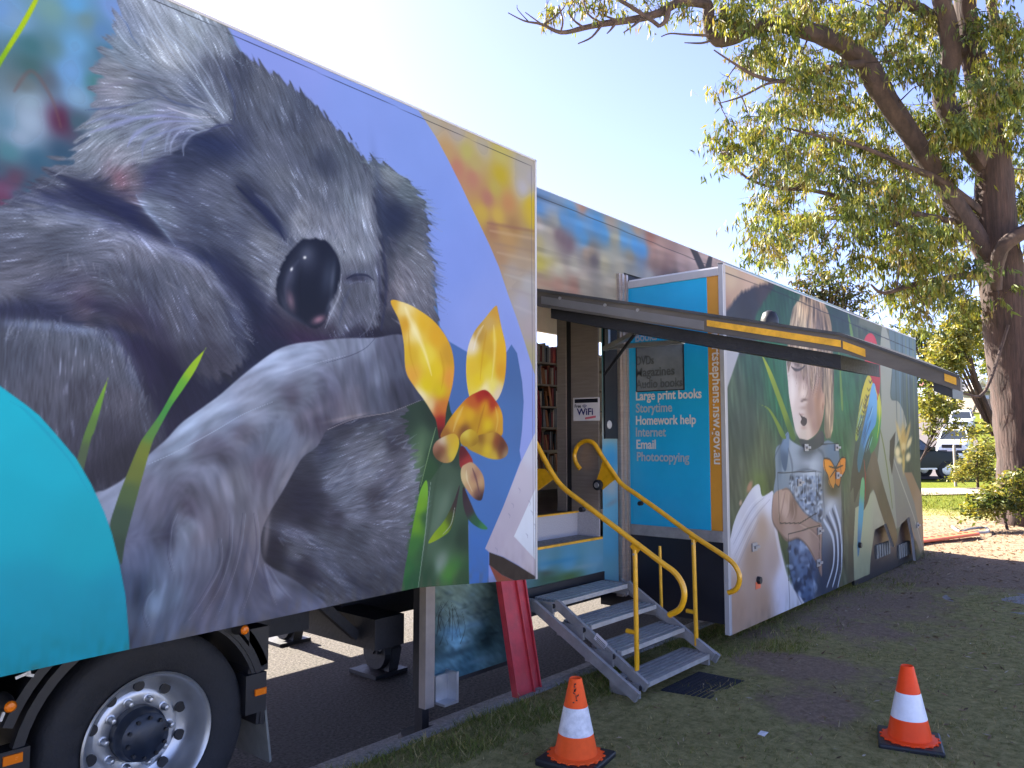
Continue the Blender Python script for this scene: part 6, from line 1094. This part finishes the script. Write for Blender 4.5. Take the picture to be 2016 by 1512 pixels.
def tree(name, label, cat, px, ybase, depth, cls, pal, L, W, dens, trunk_r, group=None, hang=.5, m='bark'):
    base = atD(px, ybase, depth); base[2] = gh(base[0], base[1]) if depth > 18 else .2
    t = thing(name, label, cat, tuple(base), group)
    cs = [(atD(x, y, depth + npr.uniform(-.5, .5) * r * depth / FPX), r * depth / FPX, (r / 30) ** 2) for x, y, r in cls]
    crown_mesh('crown', t, cs, L, W, dens, pal, hang, .85)
    top = np.mean([c for c, r, k in cs], 0); b = MB()
    b.tube([tuple(base - np.array([0, 0, .1])), tuple(base + (top - base) * .4 + npr.normal(size=3) * .1), tuple(top)], [trunk_r, trunk_r * .8, trunk_r * .4], 9)
    for c, r, k in cs: b.tube([tuple(base + (top - base) * npr.uniform(.35, .8)), tuple((top + c) / 2), tuple(c)], [trunk_r * .35, trunk_r * .2, .02], 5, False)
    b.build('trunk', M[m], t, True); return t
DK = [(.05, .065, .02), (.08, .085, .03), (.035, .05, .02), (.11, .10, .04)]; YG = [(.17, .17, .03), (.23, .21, .05), (.12, .14, .03), (.28, .25, .07), (.09, .11, .03)]; MG = [(.07, .10, .025), (.11, .13, .03), (.05, .075, .02), (.16, .16, .04)]
tree('gum_tree', 'brown leafed gum tree showing above the trailer roof, farther off', 'tree', 1620, 870, 42, D4('1575 560 28;1600 545 26;1630 540 30;1660 560 32;1690 575 26;1640 585 30;1670 600 24;1700 610 18;1610 575 26;1590 585 20'), DK + [(.13, .09, .05)], .30, .05, 300, .3)
tree('wattle_tree', 'sunlit yellow green tree between the trailer and the large gum trunk', 'tree', 1990, 905, 25, D4('1900 620 26;1880 640 28;1915 650 30;1865 665 26;1890 680 30;1850 690 24;1870 715 26;1845 720 22;1915 600 24;1895 600 20;1935 630 20;1862 690 24'), YG, .17, .035, 620, .12)
tree('wattle_tree', 'low yellow green tree beside the trailer end with leaves hanging over the street', 'tree', 1780, 940, 24, D4('1822 770 18;1840 780 20;1858 792 20;1832 800 20;1850 805 18;1825 820 18;1868 800 14;1815 790 16;1838 838 14;1822 845 12;1884 832 12;1866 838 13;1905 842 13;1935 835 12;1915 855 10'), YG, .16, .03, 420, .035)
tree('conifer', 'rounded dark green tree behind the trailer corner by the hill street', 'tree', 1835, 800, 78, D4('1815 650 18;1835 655 20;1850 670 22;1825 680 24;1850 700 24;1830 715 24;1815 735 24;1845 735 22;1800 660 14;1870 690 18;1780 640 12;1765 636 8'), MG, .5, .11, 420, .4)
tree('conifer', 'darkest broad tree just left of the red roofed house', 'tree', 1885, 800, 90, D4('1868 725 18;1882 715 14;1862 745 20;1876 748 14;1850 760 18'), [(.02, .035, .022), (.035, .05, .025), (.05, .06, .03)], .5, .13, 420, .4)
tree('street_tree', 'small round street tree on the lawn behind the farther white car', 'tree', 1862, 842, 76, D4('1850 800 16;1866 795 18;1880 802 14;1840 806 12;1872 812 12;1856 812 12'), YG, .4, .09, 420, .25)
tree('shrub', 'yellow green feathery bush beside the timber post and the white car', 'shrub', 1925, 950, 26, D4('1930 880 18;1915 895 20;1940 905 22;1905 915 20;1925 925 24;1890 928 16;1945 930 20;1880 935 12;1955 880 14;1945 860 10'), YG, .13, .022, 900, .05, hang=.1)
tree('shrub', 'leafy green sucker growth around the foot of the large gum trunk', 'shrub', 1985, 1030, TD - .9, D4('1985 940 18;2005 950 22;1965 975 22;1990 985 24;2010 985 20;1945 985 20;1930 1000 20;1960 1000 18;1915 985 16;1905 1005 14;1940 965 14;2012 930 14;2030 970 20;1975 955 14'), MG + YG[:2], .10, .022, 520, .03, hang=.2)
for i, (px, d, h, lab) in enumerate(((1960, 120, 120, 'tall hazy green tree on the hill right of the red roofed house'), (1990, 130, 90, 'broad tree on the hill half hidden by the gum trunk'), (2060, 110, 130, 'far tree at the right beyond the gum trunk'), (1790, 140, 120, 'far tree on the hill above the trailer end'), (1740, 150, 100, 'distant tree behind the trailer rear'), (1945, 150, 120, 'farthest pale tree on the hill crest'))):
    yb = 866 - (gh(*(atD(px, 866, d)[:2])) - EYE) / d * FPX
    tree('hill_tree', lab, 'tree', px, yb, d, [(px + npr.normal(0, 22), yb - h * npr.uniform(.35, 1), npr.uniform(14, 26)) for _ in range(11)], MG + YG[:1], .8, .18, 260, .4)
# ---------------------------------------------------------------- house, fence, posts
hp = onT(1925, 796); HD = np.linalg.norm((hp - _C)[:2]); k = HD / math.hypot(1, (1925 - 1008) / FPX) / FPX
house = thing('house', 'pale house with a red roof and a cream gable on the hill beyond the cars', 'house', tuple(hp))
rt = np.array([math.sin(AZ), -math.cos(AZ), 0]); fw = np.array([math.cos(AZ), math.sin(AZ), 0])
def hpnt(px, py, dep=0.0): return hp + rt * (px - 1925) * k + np.array([0, 0, 1]) * (796 - py) * k + fw * dep
b = MB(); b.hexa([hpnt(1898, 798), hpnt(1975, 798), hpnt(1975, 798, 8), hpnt(1898, 798, 8), hpnt(1898, 772), hpnt(1975, 772), hpnt(1975, 772, 8), hpnt(1898, 772, 8)]); b.build('wall', M['brick'], house)
MB().prism([hpnt(1890, 772, -1), hpnt(1985, 772, -1), hpnt(1985, 772, 9), hpnt(1890, 772, 9)], (0, 0, .1)).add([hpnt(1888, 772, -1), hpnt(1988, 772, -1), hpnt(1975, 752, 4), hpnt(1898, 752, 4), hpnt(1888, 772, 9), hpnt(1988, 772, 9)], [(0, 1, 2, 3), (5, 4, 3, 2), (0, 3, 4), (1, 5, 2)]).build('roof', M['roofgrey'], house)
MB().add([hpnt(1898, 748, 9), hpnt(1936, 748, 9), hpnt(1932, 737, 14), hpnt(1908, 737, 14), hpnt(1898, 748, 18), hpnt(1936, 748, 18)], [(0, 1, 2, 3), (5, 4, 3, 2), (0, 3, 4), (1, 5, 2)]).build('red_roof', M['roofred'], house)
b = MB().prism([hpnt(1898, 772, -2.2), hpnt(1930, 772, -2.2), hpnt(1913, 752, -2.2)], fw * 2.0); b.build('gable', M['brick'], house)
b = MB().beam(hpnt(1894, 774, -2.4), hpnt(1913, 748, -2.4), .3, .35).beam(hpnt(1932, 772, -2.4), hpnt(1913, 748, -2.4), .3, .35).beam(hpnt(1904, 767, -2.35), hpnt(1926, 765, -2.35), .2, .16); b.build('bargeboard', M['cream'], house)
for px in (1915, 1942):
    f = MB().prism([hpnt(px - 5, 790, -.1), hpnt(px + 5, 790, -.1), hpnt(px + 5, 778, -.1), hpnt(px - 5, 778, -.1)], fw * .08).build('window', M['cream'], house)
    MB().prism([hpnt(px - 4, 789, -.16), hpnt(px + 4, 789, -.16), hpnt(px + 4, 779, -.16), hpnt(px - 4, 779, -.16)], fw * .05).build('pane', M['glass'], f)
fa, fb = onT(1878, 810), onT(1965, 815)
fence = thing('fence', 'grey brown timber fence below the house on the hill', 'fence', tuple((fa + fb) / 2))
b = MB()
for i in range(60):
    p = fa + (fb - fa) * i / 60; q = fa + (fb - fa) * (i + .86) / 60; b.prism([tuple(p), tuple(q), tuple(q + np.array([0, 0, 1.6])), tuple(p + np.array([0, 0, 1.6 + .03 * (i % 3)]))], (.03, .03, 0))
b.build('palings', M['fence'], fence)
def post(px, y0, y1, depth, r, label, name='post'):
    p = atD(px, y0, depth); p[2] = gh(p[0], p[1]); h = (y0 - y1) * depth / FPX; t = thing(name, label, 'post', tuple(p))
    MB().tube([tuple(p), tuple(p + np.array([.01, 0, h * .98])), tuple(p + np.array([.01, 0, h]))], [r, r * .95, r * .5], 10).build('shaft', M['post'], t, True); return t
post(1881, 940, 858, 27, .05, 'short timber post standing in front of the near white car'); post(1933, 828, 768, 80, .16, 'tall timber pole on the far lawn by the fence')
# ---------------------------------------------------------------- parked cars
def car(px, depth, heading, paint, label, ute=False):
    c = atD(px, 866, depth); c[2] = gh(c[0], c[1]) + .05; t = thing('parked_car', label, 'car', tuple(c), 'cars parked along the street')
    hd = math.radians(heading); sl_ = (gh(c[0] + math.cos(hd), c[1] + math.sin(hd)) - gh(c[0] - math.cos(hd), c[1] - math.sin(hd))) / 2
    Mx = Matrix.Translation(c) @ Matrix.Rotation(hd, 4, 'Z') @ Matrix.Rotation(-math.atan(sl_), 4, 'Y')
    def put(b, name, m, sm=False, bev=0, par=None):
        b.v = [tuple(Mx @ Vector(v)) for v in b.v]; return b.build(name, m, par or t, sm, bev)
    def loft(secs):      # (x, halfwidth bottom, halfwidth top, z0, z1)
        b = MB(); n = len(secs)
        for x, w0, w1, z0, z1 in secs: b.v += [(x, -w0, z0), (x, w0, z0), (x, (w0 + w1) / 2 + .02, (z0 + z1) / 2), (x, w1, z1), (x, -w1, z1), (x, -(w0 + w1) / 2 - .02, (z0 + z1) / 2)]
        for i in range(n - 1):
            for k_ in range(6): b.f.append((i * 6 + k_, i * 6 + (k_ + 1) % 6, i * 6 + 6 + (k_ + 1) % 6, i * 6 + 6 + k_))
        b.f += [tuple(range(5, -1, -1)), tuple((n - 1) * 6 + k_ for k_ in range(6))]; return b
    put(loft([(2.35, .78, .72, .45, .80), (2.25, .88, .82, .38, .98), (1.4, .92, .88, .38, 1.06), (1.0, .92, .90, .38, 1.10), (-1.9, .92, .90, .38, 1.10), (-2.25, .90, .86, .42, 1.08), (-2.38, .80, .78, .5, .95)]), 'body', paint, True, .03)
    put(loft([(1.05, .86, .84, 1.08, 1.10), (.35, .86, .68, 1.08, 1.70), (-.3, .86, .70, 1.08, 1.78), (-1.9, .86, .68, 1.08, 1.74), (-2.3, .84, .74, 1.08, 1.14)]), 'cabin', paint, True, .02)
    put(MB().hexa([(1.03, -.76, 1.12), (1.03, .76, 1.12), (1.0, .76, 1.12), (1.0, -.76, 1.12), (.42, -.62, 1.66), (.42, .62, 1.66), (.38, .62, 1.66), (.38, -.62, 1.66)]), 'windscreen', M['glass'])
    for s in (-1, 1):
        for x0, x1, xt0, xt1 in ((.86, .02, .36, .02), (-.06, -.98, -.06, -.98), (-1.06, -2.0, -1.06, -1.82)):
            put(MB().prism([(x0, s * .885, 1.13), (x1, s * .885, 1.13), (xt1, s * .745, 1.64), (xt0, s * .745, 1.64)], (0, s * .012, 0)), 'side_window', M['glass'])
        put(MB().hexa([(2.24, s * .58, .80), (2.24, s * .88, .80), (1.95, s * .90, .82), (1.95, s * .7, .82), (2.26, s * .58, .95), (2.20, s * .86, .97), (1.95, s * .90, .99), (1.95, s * .7, .99)]), 'headlight', M['alu'])
        put(MB().box((.75, s * .90, 1.10), (.95, s * 1.06, 1.26)), 'mirror', paint, False, .03)
        put(MB().box((-1.0, s * .90, .36), (1.0, s * 1.0, .42)), 'side_step', M['alu'])
        for x in (1.45, -1.45):
            wl = put(MB().lathe([(.20, -.1), (.34, -.11), (.385, -.07), (.385, .07), (.34, .11), (.20, .1)], (x, s * .82, .385 - .05), 'Y', 26), 'tyre', M['rubber'], True); put(MB().lathe([(0, -.10), (.06, -.112), (.2, -.09), (.22, -.06), (.22, .06), (.2, .09), (.06, .112), (0, .1)], (x, s * .82, .335), 'Y', 20), 'rim', M['alu'], True, 0, t)
    put(MB().box((2.30, -.55, .70), (2.37, .55, .92)), 'grille', M['black']); put(MB().box((2.25, -.8, .40), (2.42, .8, .56)), 'bumper', M['black'], False, .02); put(MB().box((2.40, -.26, .50), (2.425, .26, .60)), 'number_plate', M['sign'])
    for s in (-1, 1): put(MB().box((-1.7, s * .62 - .02, 1.78), (.1, s * .62 + .02, 1.84)), 'roof_rail', M['black'])
car(1768, 31.5, -48, M['carblack'], 'dark green four wheel drive half hidden by the trailer end'); car(1880, 50.5, 186, M['carwhite'], 'white four wheel drive facing the camera behind the timber post'); car(1895, 66, 188, M['carwhite'], 'farther white car parked uphill behind the other white one')
